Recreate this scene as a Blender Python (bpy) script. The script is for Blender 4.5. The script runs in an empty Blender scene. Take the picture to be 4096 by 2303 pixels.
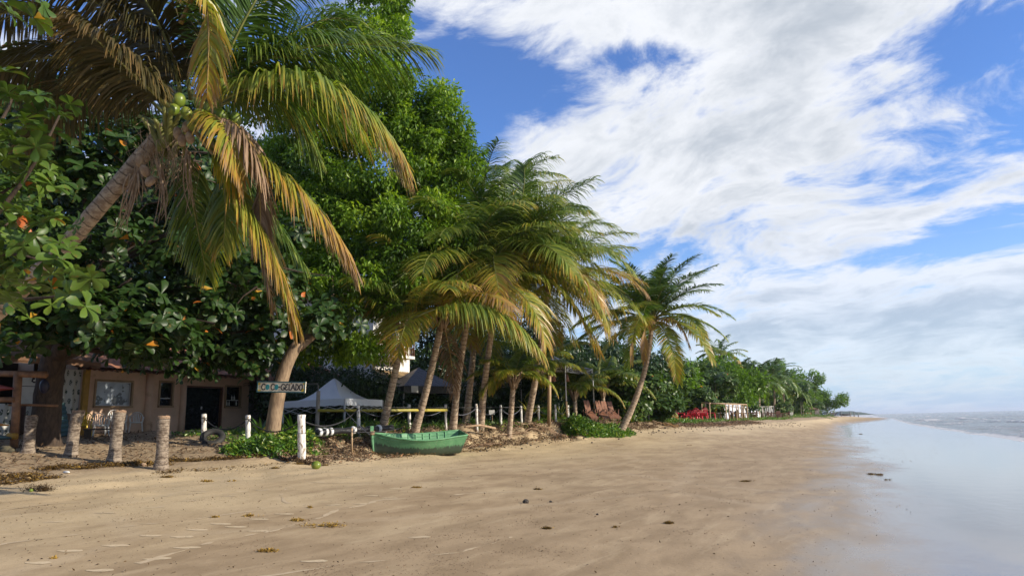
import bpy, math, random
import numpy as np
from mathutils import Vector, Matrix
random.seed(7); RNG = np.random.default_rng(7)
scn = bpy.context.scene
R = math.radians
# ------------------------------------------------------------------ camera
EYE = np.array([0.0, 0.0, 1.6]); F_PX = 700.0; YAW = R(27.0); PITCH = R(10.87); ROLL = R(1.4)
h_ = np.array([-math.sin(YAW), math.cos(YAW), 0]); r_ = np.array([math.cos(YAW), math.sin(YAW), 0]); zz = np.array([0, 0, 1.0])
FW = h_*math.cos(PITCH)+zz*math.sin(PITCH); UP0 = -h_*math.sin(PITCH)+zz*math.cos(PITCH)
RT = r_*math.cos(ROLL)-UP0*math.sin(ROLL); UP = UP0*math.cos(ROLL)+r_*math.sin(ROLL)
cam = bpy.data.cameras.new('camera'); camo = bpy.data.objects.new('camera', cam); scn.collection.objects.link(camo)
M = Matrix([[RT[i], UP[i], -FW[i], EYE[i]] for i in range(3)]+[[0, 0, 0, 1]]); camo.matrix_world = M
cam.sensor_width = 36; cam.lens = F_PX/1024*36; cam.clip_start = 0.1; cam.clip_end = 20000
scn.camera = camo
def pt(sx, sy, d):      # estimated place of something seen at (sx, sy) in a 1024x575 picture, d metres ahead
    return EYE+d*(FW+RT*(sx-512)/F_PX+UP*(287.5-sy)/F_PX)
def ptv(vx, vy, d): return pt(vx/2.5156, vy/2.5156, d)
# ------------------------------------------------------------------ sun, sky, exposure
SUN_AZ = R(82.0); SUN_EL = R(24.5)           # azimuth clockwise from +Y
sd = Vector((math.sin(SUN_AZ)*math.cos(SUN_EL), math.cos(SUN_AZ)*math.cos(SUN_EL), math.sin(SUN_EL)))
sl = bpy.data.lights.new('sun', 'SUN'); sl.energy = 5.0; sl.angle = R(0.53); sl.color = (1.0, 0.9, 0.74)
so = bpy.data.objects.new('sun', sl); scn.collection.objects.link(so); so.rotation_euler = sd.to_track_quat('Z', 'Y').to_euler()
scn.view_settings.view_transform = 'Standard'; scn.view_settings.look = 'None'
scn.view_settings.exposure = 0.35; scn.view_settings.gamma = 1
world = bpy.data.worlds.new('World'); scn.world = world; world.use_nodes = True
class NT:
    def __init__(s, nt): s.nt = nt; nt.nodes.clear()
    def n(s, t, ins=None, **kw):
        nd = s.nt.nodes.new(t)
        for k, v in kw.items(): setattr(nd, k, v)
        for k, v in (ins or {}).items():
            sk = nd.inputs[k]
            if isinstance(v, bpy.types.NodeSocket): s.nt.links.new(v, sk)
            else: sk.default_value = v
        return nd
    def m(s, op, a, b=None, c=None, clamp=False):
        nd = s.nt.nodes.new('ShaderNodeMath'); nd.operation = op; nd.use_clamp = clamp
        for i, v in enumerate((a, b, c)):
            if v is None: continue
            if isinstance(v, bpy.types.NodeSocket): s.nt.links.new(v, nd.inputs[i])
            else: nd.inputs[i].default_value = v
        return nd.outputs[0]
    def mix(s, f, a, b, bt='MIX'):
        nd = s.nt.nodes.new('ShaderNodeMix'); nd.data_type = 'RGBA'; nd.blend_type = bt
        for sk, v in ((nd.inputs[0], f), (nd.inputs[6], a), (nd.inputs[7], b)):
            if isinstance(v, bpy.types.NodeSocket): s.nt.links.new(v, sk)
            else: sk.default_value = v if not isinstance(v, tuple) or len(v) == 4 else (*v, 1)
        return nd.outputs[2]
    def ramp(s, f, stops, interp='LINEAR'):
        nd = s.nt.nodes.new('ShaderNodeValToRGB'); cr = nd.color_ramp; cr.interpolation = interp
        while len(cr.elements) < len(stops): cr.elements.new(0.5)
        for e, (p, c) in zip(cr.elements, stops):
            e.position = p; e.color = (*c, 1) if isinstance(c, tuple) else (c, c, c, 1)
        s.nt.links.new(f, nd.inputs[0]); return nd.outputs[0]
    def sstep(s, v, a, b, lo=0.0, hi=1.0):
        nd = s.nt.nodes.new('ShaderNodeMapRange'); nd.interpolation_type = 'SMOOTHSTEP'
        s.nt.links.new(v, nd.inputs[0]); nd.inputs[1].default_value = a; nd.inputs[2].default_value = b
        nd.inputs[3].default_value = lo; nd.inputs[4].default_value = hi; return nd.outputs[0]
    def noise(s, vec, scale, detail=4, rough=0.5, dist=0.0):
        nd = s.n('ShaderNodeTexNoise', {'Scale': scale, 'Detail': detail, 'Roughness': rough, 'Distortion': dist})
        if vec is not None: s.nt.links.new(vec, nd.inputs['Vector'])
        return nd.outputs[0]
    def mapping(s, vec, scale=(1, 1, 1), rot=(0, 0, 0), loc=(0, 0, 0)):
        return s.n('ShaderNodeMapping', {'Vector': vec, 'Scale': scale, 'Rotation': rot, 'Location': loc}).outputs[0]

def build_sky():
    w = NT(world.node_tree)
    sky = w.n('ShaderNodeTexSky', sky_type='NISHITA'); sky.sun_disc = False
    sky.sun_elevation = SUN_EL; sky.sun_rotation = SUN_AZ; sky.ozone_density = 2.2; sky.air_density = 0.9; sky.dust_density = 0.3
    hs = w.n('ShaderNodeHueSaturation', {'Hue': 0.514, 'Saturation': 1.33, 'Value': 1.0, 'Color': sky.outputs[0]})
    tc = w.n('ShaderNodeTexCoord').outputs['Generated']
    sp = w.n('ShaderNodeSeparateXYZ', {0: tc})
    X, Y, Z = sp.outputs
    az = w.m('ARCTAN2', X, Y); el = w.m('ARCSINE', Z)
    zc = w.m('ADD', w.m('MAXIMUM', Z, 0.0), 0.26)
    pl = w.n('ShaderNodeCombineXYZ', {0: w.m('DIVIDE', X, zc), 1: w.m('DIVIDE', Y, zc), 2: 0.0}).outputs[0]
    pl = w.mapping(pl, rot=(0, 0, R(20)))
    warp = w.n('ShaderNodeTexNoise', {'Vector': pl, 'Scale': 1.3, 'Detail': 3.0})
    wv = w.n('ShaderNodeVectorMath', {0: warp.outputs[1], 1: (0.5, 0.5, 0.5)}, operation='SUBTRACT')
    wv2 = w.n('ShaderNodeVectorMath', {0: wv.outputs[0], 'Scale': 0.55}, operation='SCALE')
    plw = w.n('ShaderNodeVectorMath', {0: pl, 1: wv2.outputs[0]}, operation='ADD').outputs[0]
    n1 = w.noise(plw, 3.4, 12, 0.60); n2 = w.noise(w.mapping(plw, scale=(1.0, 1.7, 1), rot=(0, 0, R(35))), 6.0, 10, 0.66)
    dens = w.m('ADD', w.m('MULTIPLY', n1, 1.05), w.m('SUBTRACT', w.m('MULTIPLY', n2, 0.95), 0.30))
    def gauss(sx, sy, rx, ry, amp, rot=0.0):
        d = pt(sx, sy, 1)-EYE; d = d/np.linalg.norm(d)
        a0 = math.atan2(d[0], d[1]); e0 = math.asin(d[2])
        u = w.m('SUBTRACT', az, a0); v = w.m('SUBTRACT', el, e0)
        c, s_ = math.cos(rot), math.sin(rot)
        uu = w.m('ADD', w.m('MULTIPLY', u, c*F_PX/rx), w.m('MULTIPLY', v, s_*F_PX/rx))
        vv = w.m('ADD', w.m('MULTIPLY', u, -s_*F_PX/ry), w.m('MULTIPLY', v, c*F_PX/ry))
        q = w.m('ADD', w.m('MULTIPLY', uu, uu), w.m('MULTIPLY', vv, vv))
        return w.m('MULTIPLY', w.m('EXPONENT', w.m('MULTIPLY', q, -1.0)), amp*.85)
    blobs = [(690, 160, 170, 75, .42), (800, 110, 120, 60, .18), (540, 195, 85, 70, .22), (620, 8, 210, 34, .42), (860, 20, 130, 45, .30),
             (880, 325, 210, 52, .50), (1010, 300, 90, 40, .2), (780, 245, 230, 14, .22, .12), (930, 208, 130, 16, .2, .25),
             (452, 105, 66, 75, -.60), (525, 70, 55, 30, -.25), (630, 58, 60, 14, -.22), (1010, 75, 55, 42, -.24), (985, 170, 80, 18, -.16, .3),
             (930, 225, 90, 12, -.15, .1), (690, 262, 90, 14, -.34, .1), (960, 248, 70, 12, -.36), (995, 375, 60, 14, -.2), (850, 60, 70, 12, -.12)]
    acc = dens
    for b in blobs: acc = w.m('ADD', acc, gauss(*b))
    cover = w.sstep(acc, 0.60, 0.98, 0.06, 1.0)
    thick = w.sstep(w.m('ADD', w.m('MULTIPLY', acc, 0.75), w.m('MULTIPLY', w.noise(w.mapping(plw, loc=(3, 1, 0)), 3.6, 9, 0.6), 0.9)), 1.0, 1.55)
    rim = gauss(900, 268, 200, 12, -.5)
    thick = w.m('MAXIMUM', w.m('ADD', thick, rim), 0.0)
    ccol = w.mix(thick, (0.74, 0.76, 0.80), (0.41, 0.455, 0.52))
    # low haze near the horizon
    hz = w.m('POWER', w.m('SUBTRACT', 1.0, w.m('MINIMUM', w.m('MULTIPLY', w.m('MAXIMUM', Z, 0.0), 3.4), 1.0)), 1.5)
    base = w.mix(w.m('MULTIPLY', hz, 0.97), w.n('ShaderNodeVectorMath', {0: hs.outputs[0], 'Scale': 0.17}, operation='SCALE').outputs[0], (0.34, 0.47, 0.68))
    cover = w.m('MULTIPLY', cover, w.m('SUBTRACT', 1.0, w.m('MULTIPLY', hz, 0.62)))
    col = w.mix(cover, base, ccol)
    bg = w.n('ShaderNodeBackground', {'Color': col, 'Strength': 1.0})
    w.nt.links.new(bg.outputs[0], w.n('ShaderNodeOutputWorld').inputs[0])
build_sky()
world['sky_note'] = 'procedural'
# ------------------------------------------------------------------ object helpers
COL = scn.collection
def tag(o, label=None, cat=None, group=None, kind=None):
    if label: o['label'] = label
    if cat: o['category'] = cat
    if group: o['group'] = group
    if kind: o['kind'] = kind
    return o
def thing(name, label, cat, loc=(0, 0, 0), rz=0.0, group=None):
    o = bpy.data.objects.new(name, None); COL.objects.link(o); o.empty_display_size = 0.2
    o.location = [float(v) for v in loc]; o.rotation_euler = (0, 0, rz); return tag(o, label, cat, group)
def copy_tree(o, parent=None):
    c = o.copy(); COL.objects.link(c); c.parent = parent
    for ch in list(o.children): copy_tree(ch, c)
    return c
def mesh_obj(name, V, Q, T, mat, parent=None, att=None, smooth=True, origin=None):
    """V (n,3); Q (m,4) quads; T (k,3) tris"""
    V = np.asarray(V, dtype=np.float32).reshape(-1, 3)
    if origin is not None: V = V-np.asarray(origin, dtype=np.float32)
    Q = np.asarray(Q, dtype=np.int32).reshape(-1, 4); T = np.asarray(T, dtype=np.int32).reshape(-1, 3)
    me = bpy.data.meshes.new(name); me.vertices.add(len(V)); me.vertices.foreach_set('co', V.ravel())
    li = np.concatenate([Q.ravel(), T.ravel()]); me.loops.add(len(li)); me.loops.foreach_set('vertex_index', li)
    st = np.concatenate([np.arange(len(Q))*4, len(Q)*4+np.arange(len(T))*3]).astype(np.int32)
    me.polygons.add(len(st)); me.polygons.foreach_set('loop_start', st)
    me.polygons.foreach_set('use_smooth', np.full(len(st), bool(smooth)))
    me.update(calc_edges=True)
    for k, a in (att or {}).items():
        at = me.attributes.new(k, 'FLOAT', 'POINT'); at.data.foreach_set('value', np.asarray(a, dtype=np.float32))
    me.materials.append(mat)
    o = bpy.data.objects.new(name, me); COL.objects.link(o)
    if parent is not None: o.parent = parent
    if origin is not None: o.location = [float(v) for v in origin]
    return o
class MB:
    def __init__(s): s.V = []; s.Q = []; s.T = []; s.A = []; s.nv = 0
    def add(s, V, Q=(), T=(), a=0.0):
        V = np.asarray(V, float).reshape(-1, 3); Q = np.asarray(Q, int).reshape(-1, 4); T = np.asarray(T, int).reshape(-1, 3)
        s.V.append(V); s.Q.append(Q+s.nv); s.T.append(T+s.nv); s.A.append(np.broadcast_to(np.asarray(a, float), (len(V),)).copy()); s.nv += len(V); return s
    def box(s, c, d, rot=None, a=0.0):
        x, y, z = [v/2 for v in d]
        V = np.array([[-x, -y, -z], [x, -y, -z], [x, y, -z], [-x, y, -z], [-x, -y, z], [x, -y, z], [x, y, z], [-x, y, z]])
        if rot is not None: V = V@np.asarray(rot).T
        return s.add(V+np.asarray(c), [[0, 3, 2, 1], [4, 5, 6, 7], [0, 1, 5, 4], [1, 2, 6, 5], [2, 3, 7, 6], [3, 0, 4, 7]], a=a)
    def bar(s, p, q, w, t, upv=(0, 0, 1)):
        p = np.asarray(p, float); q = np.asarray(q, float); d = q-p; L = np.linalg.norm(d); d /= L
        u = np.asarray(upv, float); sv = np.cross(d, u)
        if np.linalg.norm(sv) < 1e-4: sv = np.cross(d, [1, 0, 0])
        sv /= np.linalg.norm(sv); n = np.cross(sv, d)
        return s.box((p+q)/2, (L, w, t), np.stack([d, sv, n], 1))
    def tube(s, P, rad, n=8, cap=True, a=None, jit=0.0):
        P = np.asarray(P, float); k = len(P); rad = np.broadcast_to(np.asarray(rad, float), (k,))
        T_ = np.gradient(P, axis=0); T_ /= np.linalg.norm(T_, axis=1)[:, None]+1e-9
        ref = np.array([0, 0, 1.0]) if abs(T_[0, 2]) < 0.9 else np.array([1.0, 0, 0])
        rows = []; u = None
        for i in range(k):
            u = ref-T_[i]*np.dot(ref, T_[i]) if u is None else u-T_[i]*np.dot(u, T_[i])
            u /= np.linalg.norm(u)+1e-9; v = np.cross(T_[i], u); th = np.arange(n)*2*math.pi/n
            rr = rad[i]*(1+(RNG.random(n)-0.5)*jit)
            rows.append(P[i]+(np.cos(th)*rr)[:, None]*u+(np.sin(th)*rr)[:, None]*v)
        V = np.concatenate(rows); i0 = np.arange(k-1)[:, None]*n; j = np.arange(n)[None]; j2 = (j+1) % n
        Q = np.stack([i0+j, i0+j2, i0+n+j2, i0+n+j], -1).reshape(-1, 4); T2 = []
        aa = np.repeat(np.broadcast_to(np.asarray(0.0 if a is None else a, float), (k,)), n)
        if cap:
            V = np.concatenate([V, [P[0], P[-1]]]); m = k*n; aa = np.append(aa, [aa[0], aa[-1]])
            for q in range(n): T2 += [[m, (q+1) % n, q], [m+1, (k-1)*n+q, (k-1)*n+(q+1) % n]]
        return s.add(V, Q, T2, aa)
    def ball(s, c, r, n=12, m=8, rot=None, a=0.0, jit=0.0):
        c = np.asarray(c, float); r = np.broadcast_to(np.asarray(r, float), (3,))
        V = [[0, 0, 1.0]]
        for i in range(1, m):
            ph = math.pi*i/m
            for j in range(n): th = 2*math.pi*j/n; V.append([math.sin(ph)*math.cos(th), math.sin(ph)*math.sin(th), math.cos(ph)])
        V.append([0, 0, -1.0]); V = np.array(V)*r
        if jit: V *= (1+(RNG.random((len(V), 1))-0.5)*jit)
        if rot is not None: V = V@np.asarray(rot).T
        Q = []; T2 = []
        for j in range(n):
            T2 += [[0, 1+j, 1+(j+1) % n], [len(V)-1, 1+(m-2)*n+(j+1) % n, 1+(m-2)*n+j]]
            for i in range(m-2): Q.append([1+i*n+j, 1+(i+1)*n+j, 1+(i+1)*n+(j+1) % n, 1+i*n+(j+1) % n])
        return s.add(V+c, Q, T2, a)
    def grid(s, G, a=0.0, flip=False):
        G = np.asarray(G, float); m, n = G.shape[:2]; i = np.arange(m-1)[:, None]*n; j = np.arange(n-1)[None]
        Q = np.stack([i+j, i+j+1, i+n+j+1, i+n+j], -1).reshape(-1, 4)
        if flip: Q = Q[:, ::-1]
        return s.add(G.reshape(-1, 3), Q, a=a if np.isscalar(a) else np.asarray(a).ravel())
    def build(s, name, mat, parent=None, smooth=True, origin=None, label=None):
        o = mesh_obj(name, np.concatenate(s.V), np.concatenate(s.Q), np.concatenate(s.T), mat, parent, {'v': np.concatenate(s.A)}, smooth, origin)
        if label: o['label'] = label
        return o
def rotz(a): c, s = math.cos(a), math.sin(a); return np.array([[c, -s, 0], [s, c, 0], [0, 0, 1.0]])
def rotx(a): c, s = math.cos(a), math.sin(a); return np.array([[1.0, 0, 0], [0, c, -s], [0, s, c]])
def roty(a): c, s = math.cos(a), math.sin(a); return np.array([[c, 0, s], [0, 1.0, 0], [-s, 0, c]])
def bez(p0, p1, p2, n=12):
    t = np.linspace(0, 1, n)[:, None]; p0, p1, p2 = map(lambda v: np.asarray(v, float), (p0, p1, p2))
    return (1-t)**2*p0+2*t*(1-t)*p1+t*t*p2
def through(p0, pm, p2, n=12):   # quadratic passing through pm at t=.5
    p0, pm, p2 = map(lambda v: np.asarray(v, float), (p0, pm, p2)); return bez(p0, 2*pm-0.5*(p0+p2), p2, n)
# value noise in numpy
_L = RNG.random((256, 256))
def vnoise(x, y):
    xi = np.floor(x).astype(int); yi = np.floor(y).astype(int); fx = x-xi; fy = y-yi
    fx = fx*fx*(3-2*fx); fy = fy*fy*(3-2*fy); g = lambda a, b: _L[a % 256, b % 256]
    return (g(xi, yi)*(1-fx)*(1-fy)+g(xi+1, yi)*fx*(1-fy)+g(xi, yi+1)*(1-fx)*fy+g(xi+1, yi+1)*fx*fy)
def fbm(x, y, o=4):
    s = 0; a = 0.5
    for i in range(o): s = s+a*(vnoise(x*2**i+17*i, y*2**i+5*i)-0.5); a *= 0.5
    return s*2
def sst(v): v = np.clip(v, 0, 1); return v*v*(3-2*v)
# ------------------------------------------------------------------ materials
def new_mat(name):
    m = bpy.data.materials.new(name); m.use_nodes = True; return m, NT(m.node_tree)
def out(nt, sh, disp=None):
    o = nt.n('ShaderNodeOutputMaterial'); nt.nt.links.new(sh, o.inputs[0])
def bump(nt, h, strength=0.3, dist=0.02):
    return nt.n('ShaderNodeBump', {'Strength': strength, 'Distance': dist, 'Height': h}).outputs[0]
def surf(name, c1, c2=None, scale=8, rough=0.7, bstr=0.3, bdist=0.01, stretch=(1, 1, 1), metal=0.0, spec=0.4, c3=None, s3=2.0, t3=(0.55, 0.7)):
    """worn surface: two colours mixed by noise, optional third colour in patches"""
    m, nt = new_mat(name); co = nt.n('ShaderNodeTexCoord').outputs['Object']; co = nt.mapping(co, scale=stretch)
    f = nt.noise(co, scale, 6, 0.62); c2 = c2 or tuple(v*0.7 for v in c1)
    col = nt.mix(nt.sstep(f, 0.35, 0.68), c1, c2)
    if c3: col = nt.mix(nt.sstep(nt.noise(co, s3, 5, 0.6), *t3), col, c3)
    fine = nt.noise(co, scale*5, 3, 0.6)
    nrm = bump(nt, nt.m('ADD', f, nt.m('MULTIPLY', fine, 0.4)), bstr, bdist)
    b = nt.n('ShaderNodeBsdfPrincipled', {'Base Color': col, 'Roughness': rough, 'Metallic': metal, 'Normal': nrm, 'Specular IOR Level': spec})
    out(nt, b.outputs[0]); return m
def leafmat(name, stops, rough=0.4, transl=0.35, spec=0.5, tcol=(1.2, 1.3, 0.5)):
    m, nt = new_mat(name); v = nt.n('ShaderNodeAttribute', attribute_name='v').outputs['Fac']
    col = nt.ramp(v, stops)
    b = nt.n('ShaderNodeBsdfPrincipled', {'Base Color': col, 'Roughness': rough, 'Specular IOR Level': spec})
    tc = nt.mix(1.0, col, tcol, 'MULTIPLY')
    t = nt.n('ShaderNodeBsdfTranslucent', {'Color': tc})
    mx = nt.n('ShaderNodeMixShader', {0: transl, 1: b.outputs[0], 2: t.outputs[0]})
    out(nt, mx.outputs[0]); return m
GREEN_PALM = [(0.0, (0.03, 0.065, 0.013)), (0.3, (0.085, 0.155, 0.027)), (0.55, (0.21, 0.26, 0.04)), (0.72, (0.36, 0.32, 0.045)), (0.86, (0.42, 0.23, 0.04)), (1.0, (0.28, 0.18, 0.10))]
m_palm = leafmat('palm_leaf', GREEN_PALM, 0.38, 0.38, 0.5)
m_palmdead = leafmat('dead_palm_leaf', [(0, (0.10, 0.06, 0.035)), (0.5, (0.22, 0.14, 0.08)), (0.8, (0.30, 0.20, 0.13)), (1, (0.40, 0.22, 0.05))], 0.6, 0.15, 0.3, (1, 0.9, 0.8))
m_palmshade = leafmat('brown_shaded_palm_leaf', [(0, (0.03, 0.028, 0.012)), (0.3, (0.055, 0.05, 0.016)), (0.5, (0.10, 0.075, 0.025)), (0.75, (0.20, 0.12, 0.04)), (1, (0.30, 0.20, 0.11))], 0.45, 0.2, 0.4)  # brownish drying fronds, with the shade on the left side put into the colour
m_rachis = surf('palm_rachis', (0.20, 0.20, 0.05), (0.14, 0.15, 0.04), 6, 0.5)
m_rachis_o = surf('palm_rachis_ochre', (0.32, 0.21, 0.05), (0.20, 0.13, 0.04), 6, 0.5)
m_almond = leafmat('almond_leaf', [(0, (0.016, 0.036, 0.009)), (0.45, (0.036, 0.080, 0.014)), (0.8, (0.10, 0.16, 0.022)), (0.93, (0.20, 0.25, 0.035)), (0.96, (0.45, 0.22, 0.02)), (1, (0.42, 0.10, 0.02))], 0.42, 0.25, 0.35)
def spot_leaves(m, scale, thr, c):
    nt_ = m.node_tree; N = NT.__new__(NT); N.nt = nt_; rampn = [n for n in nt_.nodes if n.type == 'VALTORGB'][0]; co = N.n('ShaderNodeTexCoord').outputs['Object']
    f = N.m('MULTIPLY', N.sstep(N.noise(co, scale, 3, .6), *thr), .8); col = N.mix(f, rampn.outputs[0], c)
    for l in list(nt_.links):
        if l.from_node == rampn and l.to_node != col.node: nt_.links.new(col, l.to_socket)
spot_leaves(m_almond, 9, (.60, .68), (0.13, 0.10, 0.025))
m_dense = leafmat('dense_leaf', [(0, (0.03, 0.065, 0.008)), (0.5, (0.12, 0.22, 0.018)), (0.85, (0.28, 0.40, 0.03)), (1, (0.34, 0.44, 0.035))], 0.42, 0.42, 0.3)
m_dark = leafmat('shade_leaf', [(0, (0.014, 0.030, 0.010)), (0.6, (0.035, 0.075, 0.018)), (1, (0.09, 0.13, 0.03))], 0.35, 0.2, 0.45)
m_creep = leafmat('creeper_leaf', [(0, (0.03, 0.08, 0.012)), (0.5, (0.08, 0.18, 0.018)), (0.85, (0.19, 0.30, 0.03)), (1, (0.35, 0.30, 0.05))], 0.4, 0.3)
m_litter = leafmat('leaf_litter', [(0, (0.045, 0.028, 0.016)), (0.4, (0.13, 0.08, 0.045)), (0.75, (0.24, 0.16, 0.09)), (0.93, (0.38, 0.29, 0.19)), (1, (0.40, 0.16, 0.05))], 0.75, 0.08, 0.3, (1, 0.9, 0.8))
m_weed = leafmat('seaweed', [(0, (0.03, 0.018, 0.008)), (0.6, (0.14, 0.08, 0.02)), (1, (0.50, 0.31, 0.04))], 0.45, 0.1, 0.4, (1, 0.9, 0.6))
m_bark = surf('tree_bark', (0.075, 0.05, 0.034), (0.035, 0.024, 0.017), 14, 0.9, 0.9, 0.03, (1, 1, 0.3))
m_barkp = surf('pale_bark', (0.30, 0.21, 0.13), (0.16, 0.105, 0.065), 10, 0.85, 0.8, 0.03, (1, 1, 0.25))
def trunk_mat(name, pale, mid, dark, freq, zs=1.6, rs=0.8):
    m, nt = new_mat(name); v = nt.n('ShaderNodeAttribute', attribute_name='v').outputs['Fac']
    co = nt.n('ShaderNodeTexCoord').outputs['Object']
    wob = nt.m('MULTIPLY', nt.noise(co, 3.0, 4, 0.6), 0.9)
    ph = nt.m('FRACT', nt.m('ADD', nt.m('MULTIPLY', v, freq), wob))
    ring = nt.m('SUBTRACT', 1.0, nt.sstep(ph, 0.03, 0.22))
    col = nt.mix(nt.sstep(nt.noise(nt.mapping(co, scale=(1, 1, zs)), 7, 6, 0.72), 0.42, 0.6), pale, mid)
    col = nt.mix(nt.m('MULTIPLY', ring, rs), col, dark)
    nr = bump(nt, nt.m('ADD', nt.m('MULTIPLY', ph, 0.7), nt.noise(co, 30, 4, 0.7)), 0.7, 0.025)
    b = nt.n('ShaderNodeBsdfPrincipled', {'Base Color': col, 'Roughness': 0.85, 'Normal': nr, 'Specular IOR Level': 0.3})
    out(nt, b.outputs[0]); return m
m_trunk = trunk_mat('palm_trunk', (0.46, 0.36, 0.26), (0.27, 0.19, 0.13), (0.055, 0.036, 0.026), 5.5)
m_stump = trunk_mat('stump_bark', (0.31, 0.25, 0.19), (0.11, 0.08, 0.058), (0.035, 0.026, 0.02), 12.0, 2.6, 0.5)
m_stumptop = surf('stump_top', (0.34, 0.22, 0.13), (0.15, 0.09, 0.06), 12, 0.9, 0.6)
m_white = surf('white_paint', (0.74, 0.72, 0.68), (0.60, 0.56, 0.50), 5, 0.6, 0.4, 0.01, (1, 1, 0.4), c3=(0.22, 0.16, 0.10), s3=13, t3=(0.52, 0.62))
m_whiteplastic = surf('white_plastic', (0.72, 0.72, 0.70), (0.62, 0.61, 0.58), 3, 0.35, 0.05)
m_yellowplastic = surf('yellow_plastic', (0.75, 0.52, 0.03), (0.6, 0.4, 0.03), 3, 0.4, 0.05)
m_redplastic = surf('red_plastic', (0.55, 0.015, 0.03), (0.42, 0.012, 0.025), 3, 0.38, 0.05)
m_wood = surf('brown_wood', (0.17, 0.075, 0.04), (0.09, 0.04, 0.024), 7, 0.6, 0.4, 0.01, (1, 0.2, 1))
m_woodred = surf('reddish_wood', (0.27, 0.12, 0.07), (0.16, 0.07, 0.042), 5, 0.55, 0.4, 0.01, (1, 0.2, 1), c3=(0.33, 0.22, 0.16), s3=4, t3=(0.55, 0.75))
m_darkwood = surf('dark_wood', (0.06, 0.035, 0.022), (0.03, 0.02, 0.014), 7, 0.6, 0.4)
m_bamboo = surf('peeled_pole', (0.44, 0.30, 0.17), (0.30, 0.20, 0.115), 6, 0.6, 0.3, 0.01, (1, 1, 0.3))
m_ybamboo = surf('yellow_bamboo', (0.42, 0.34, 0.05), (0.26, 0.24, 0.06), 5, 0.5, 0.3, 0.01, (0.4, 0.4, 1))
m_logwood = surf('rail_wood', (0.26, 0.13, 0.06), (0.15, 0.075, 0.04), 5, 0.6, 0.4, 0.01)
m_grey = surf('grey_weathered', (0.34, 0.31, 0.28), (0.20, 0.17, 0.14), 8, 0.8, 0.5, 0.01, (1, 1, 0.3))
m_rope = surf('dark_rope', (0.035, 0.035, 0.04), (0.02, 0.02, 0.02), 30, 0.8, 0.6)
m_ropeg = surf('grey_rope', (0.13, 0.14, 0.17), (0.08, 0.08, 0.1), 30, 0.8, 0.6)
m_black = surf('black_plastic', (0.02, 0.02, 0.023), (0.012, 0.012, 0.013), 9, 0.3, 0.8, 0.03)
m_rubber = surf('tyre_rubber', (0.02, 0.02, 0.021), (0.035, 0.033, 0.03), 9, 0.7, 0.3)
m_metal = surf('white_metal', (0.6, 0.6, 0.62), (0.45, 0.45, 0.46), 4, 0.4, 0.05)
m_gmetal = surf('grey_metal', (0.18, 0.18, 0.18), (0.1, 0.1, 0.1), 4, 0.5, 0.1)
m_nut = surf('green_nut', (0.11, 0.17, 0.02), (0.19, 0.21, 0.03), 5, 0.35, 0.1)
m_nutdry = surf('dry_nut', (0.42, 0.30, 0.19), (0.25, 0.16, 0.1), 12, 0.85, 0.5)
m_stone = surf('dark_stone', (0.035, 0.03, 0.027), (0.07, 0.055, 0.04), 20, 0.8, 0.6)
# ------------------------------------------------------------------ terrain
YT = [-60, 0, 10, 15, 19, 22, 27, 32, 38, 42, 48, 75, 108, 200, 260, 330, 900]
XT = [-16, -16, -15.5, -14.6, -15.3, -15.6, -14.6, -13.1, -12.7, -12.0, -10.5, -8.2, -7.6, -8.4, -6, -8, -30]
ZT = [.62, .62, .62, .62, .62, .64, .68, .84, 1.0, 1.02, 1.0, 1.0, 1.0, 1.0, .7, .3, -1]
YW = [-60, 0, 20, 43, 70, 108, 143, 203, 280, 330, 900]; XW = [0.2, 0.1, -.5, -1.7, -3.2, -4.9, -4.2, 0.6, 3.0, 3.5, -10]
YS = [-60, 20, 52, 90, 140, 200, 300, 900]; XS = [10.5, 9.5, 8.2, 6.6, 4.9, 4.4, 4.4, -8]
def terr(x, y, fine=True):
    x = np.asarray(x, float); y = np.asarray(y, float)
    xt = np.interp(y, YT, XT); zt = np.interp(y, YT, ZT); xw = np.interp(y, YW, XW); xs = np.maximum(np.interp(y, YS, XS), xw+1)
    z = np.where(x > xs, -0.32-(x-xs)*0.03, np.where(x > xw, -0.32*(x-xw)/(xs-xw), zt*((xw-x)/np.maximum(xw-xt, 0.5))**1.08))
    hm = np.interp(y, [-60, 13.5, 16, 18, 26, 34, 40, 46, 60, 900], [0, 0, .18, .5, .66, .60, .50, .25, .22, .2])
    ins = np.maximum(xt-x, 0)
    zi = zt+hm*sst(ins/1.5)+np.interp(y, [-60, 13, 20, 60], [.09, .09, .035, .02])*ins
    capz = np.interp(y, [-60, 14, 20, 45], [1.58, 1.58, 1.6, 1.7])
    z = np.where(x < xt, np.minimum(zi, capz), z)
    z = z-sst((y-275)/60)*3.2
    z = np.maximum(z, -4)
    if fine:
        am = sst((-9-x)/5)
        z = z+am*(fbm(x*1.6, y*1.6, 3)*0.07)+sst((-1-x)/3)*fbm(x*0.35, y*0.18+9, 3)*0.05
        ch = np.exp(-((x-xt+0.6)/1.5)**2)*np.interp(y, [14, 17, 34, 50], [0, 1, 1, .25])
        z = z+ch*(fbm(x*2.3+5, y*2.3, 4)*0.34+0.06)
        z = z-0.012*sst((x+3)/3)*(vnoise(x*0.6, y*0.15))*sst((12-x)/4)
    return z
def tz(x, y): return float(terr(x, y))
def at(sx, d, dz=0.0):       # place on the ground seen in column sx, d metres ahead
    p = pt(sx, 421.9-(sx-512)*0.0245, d); return np.array([p[0], p[1], tz(p[0], p[1])+dz])
def atv(vx, d, dz=0.0): return at(vx/2.5156, d, dz)
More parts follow.
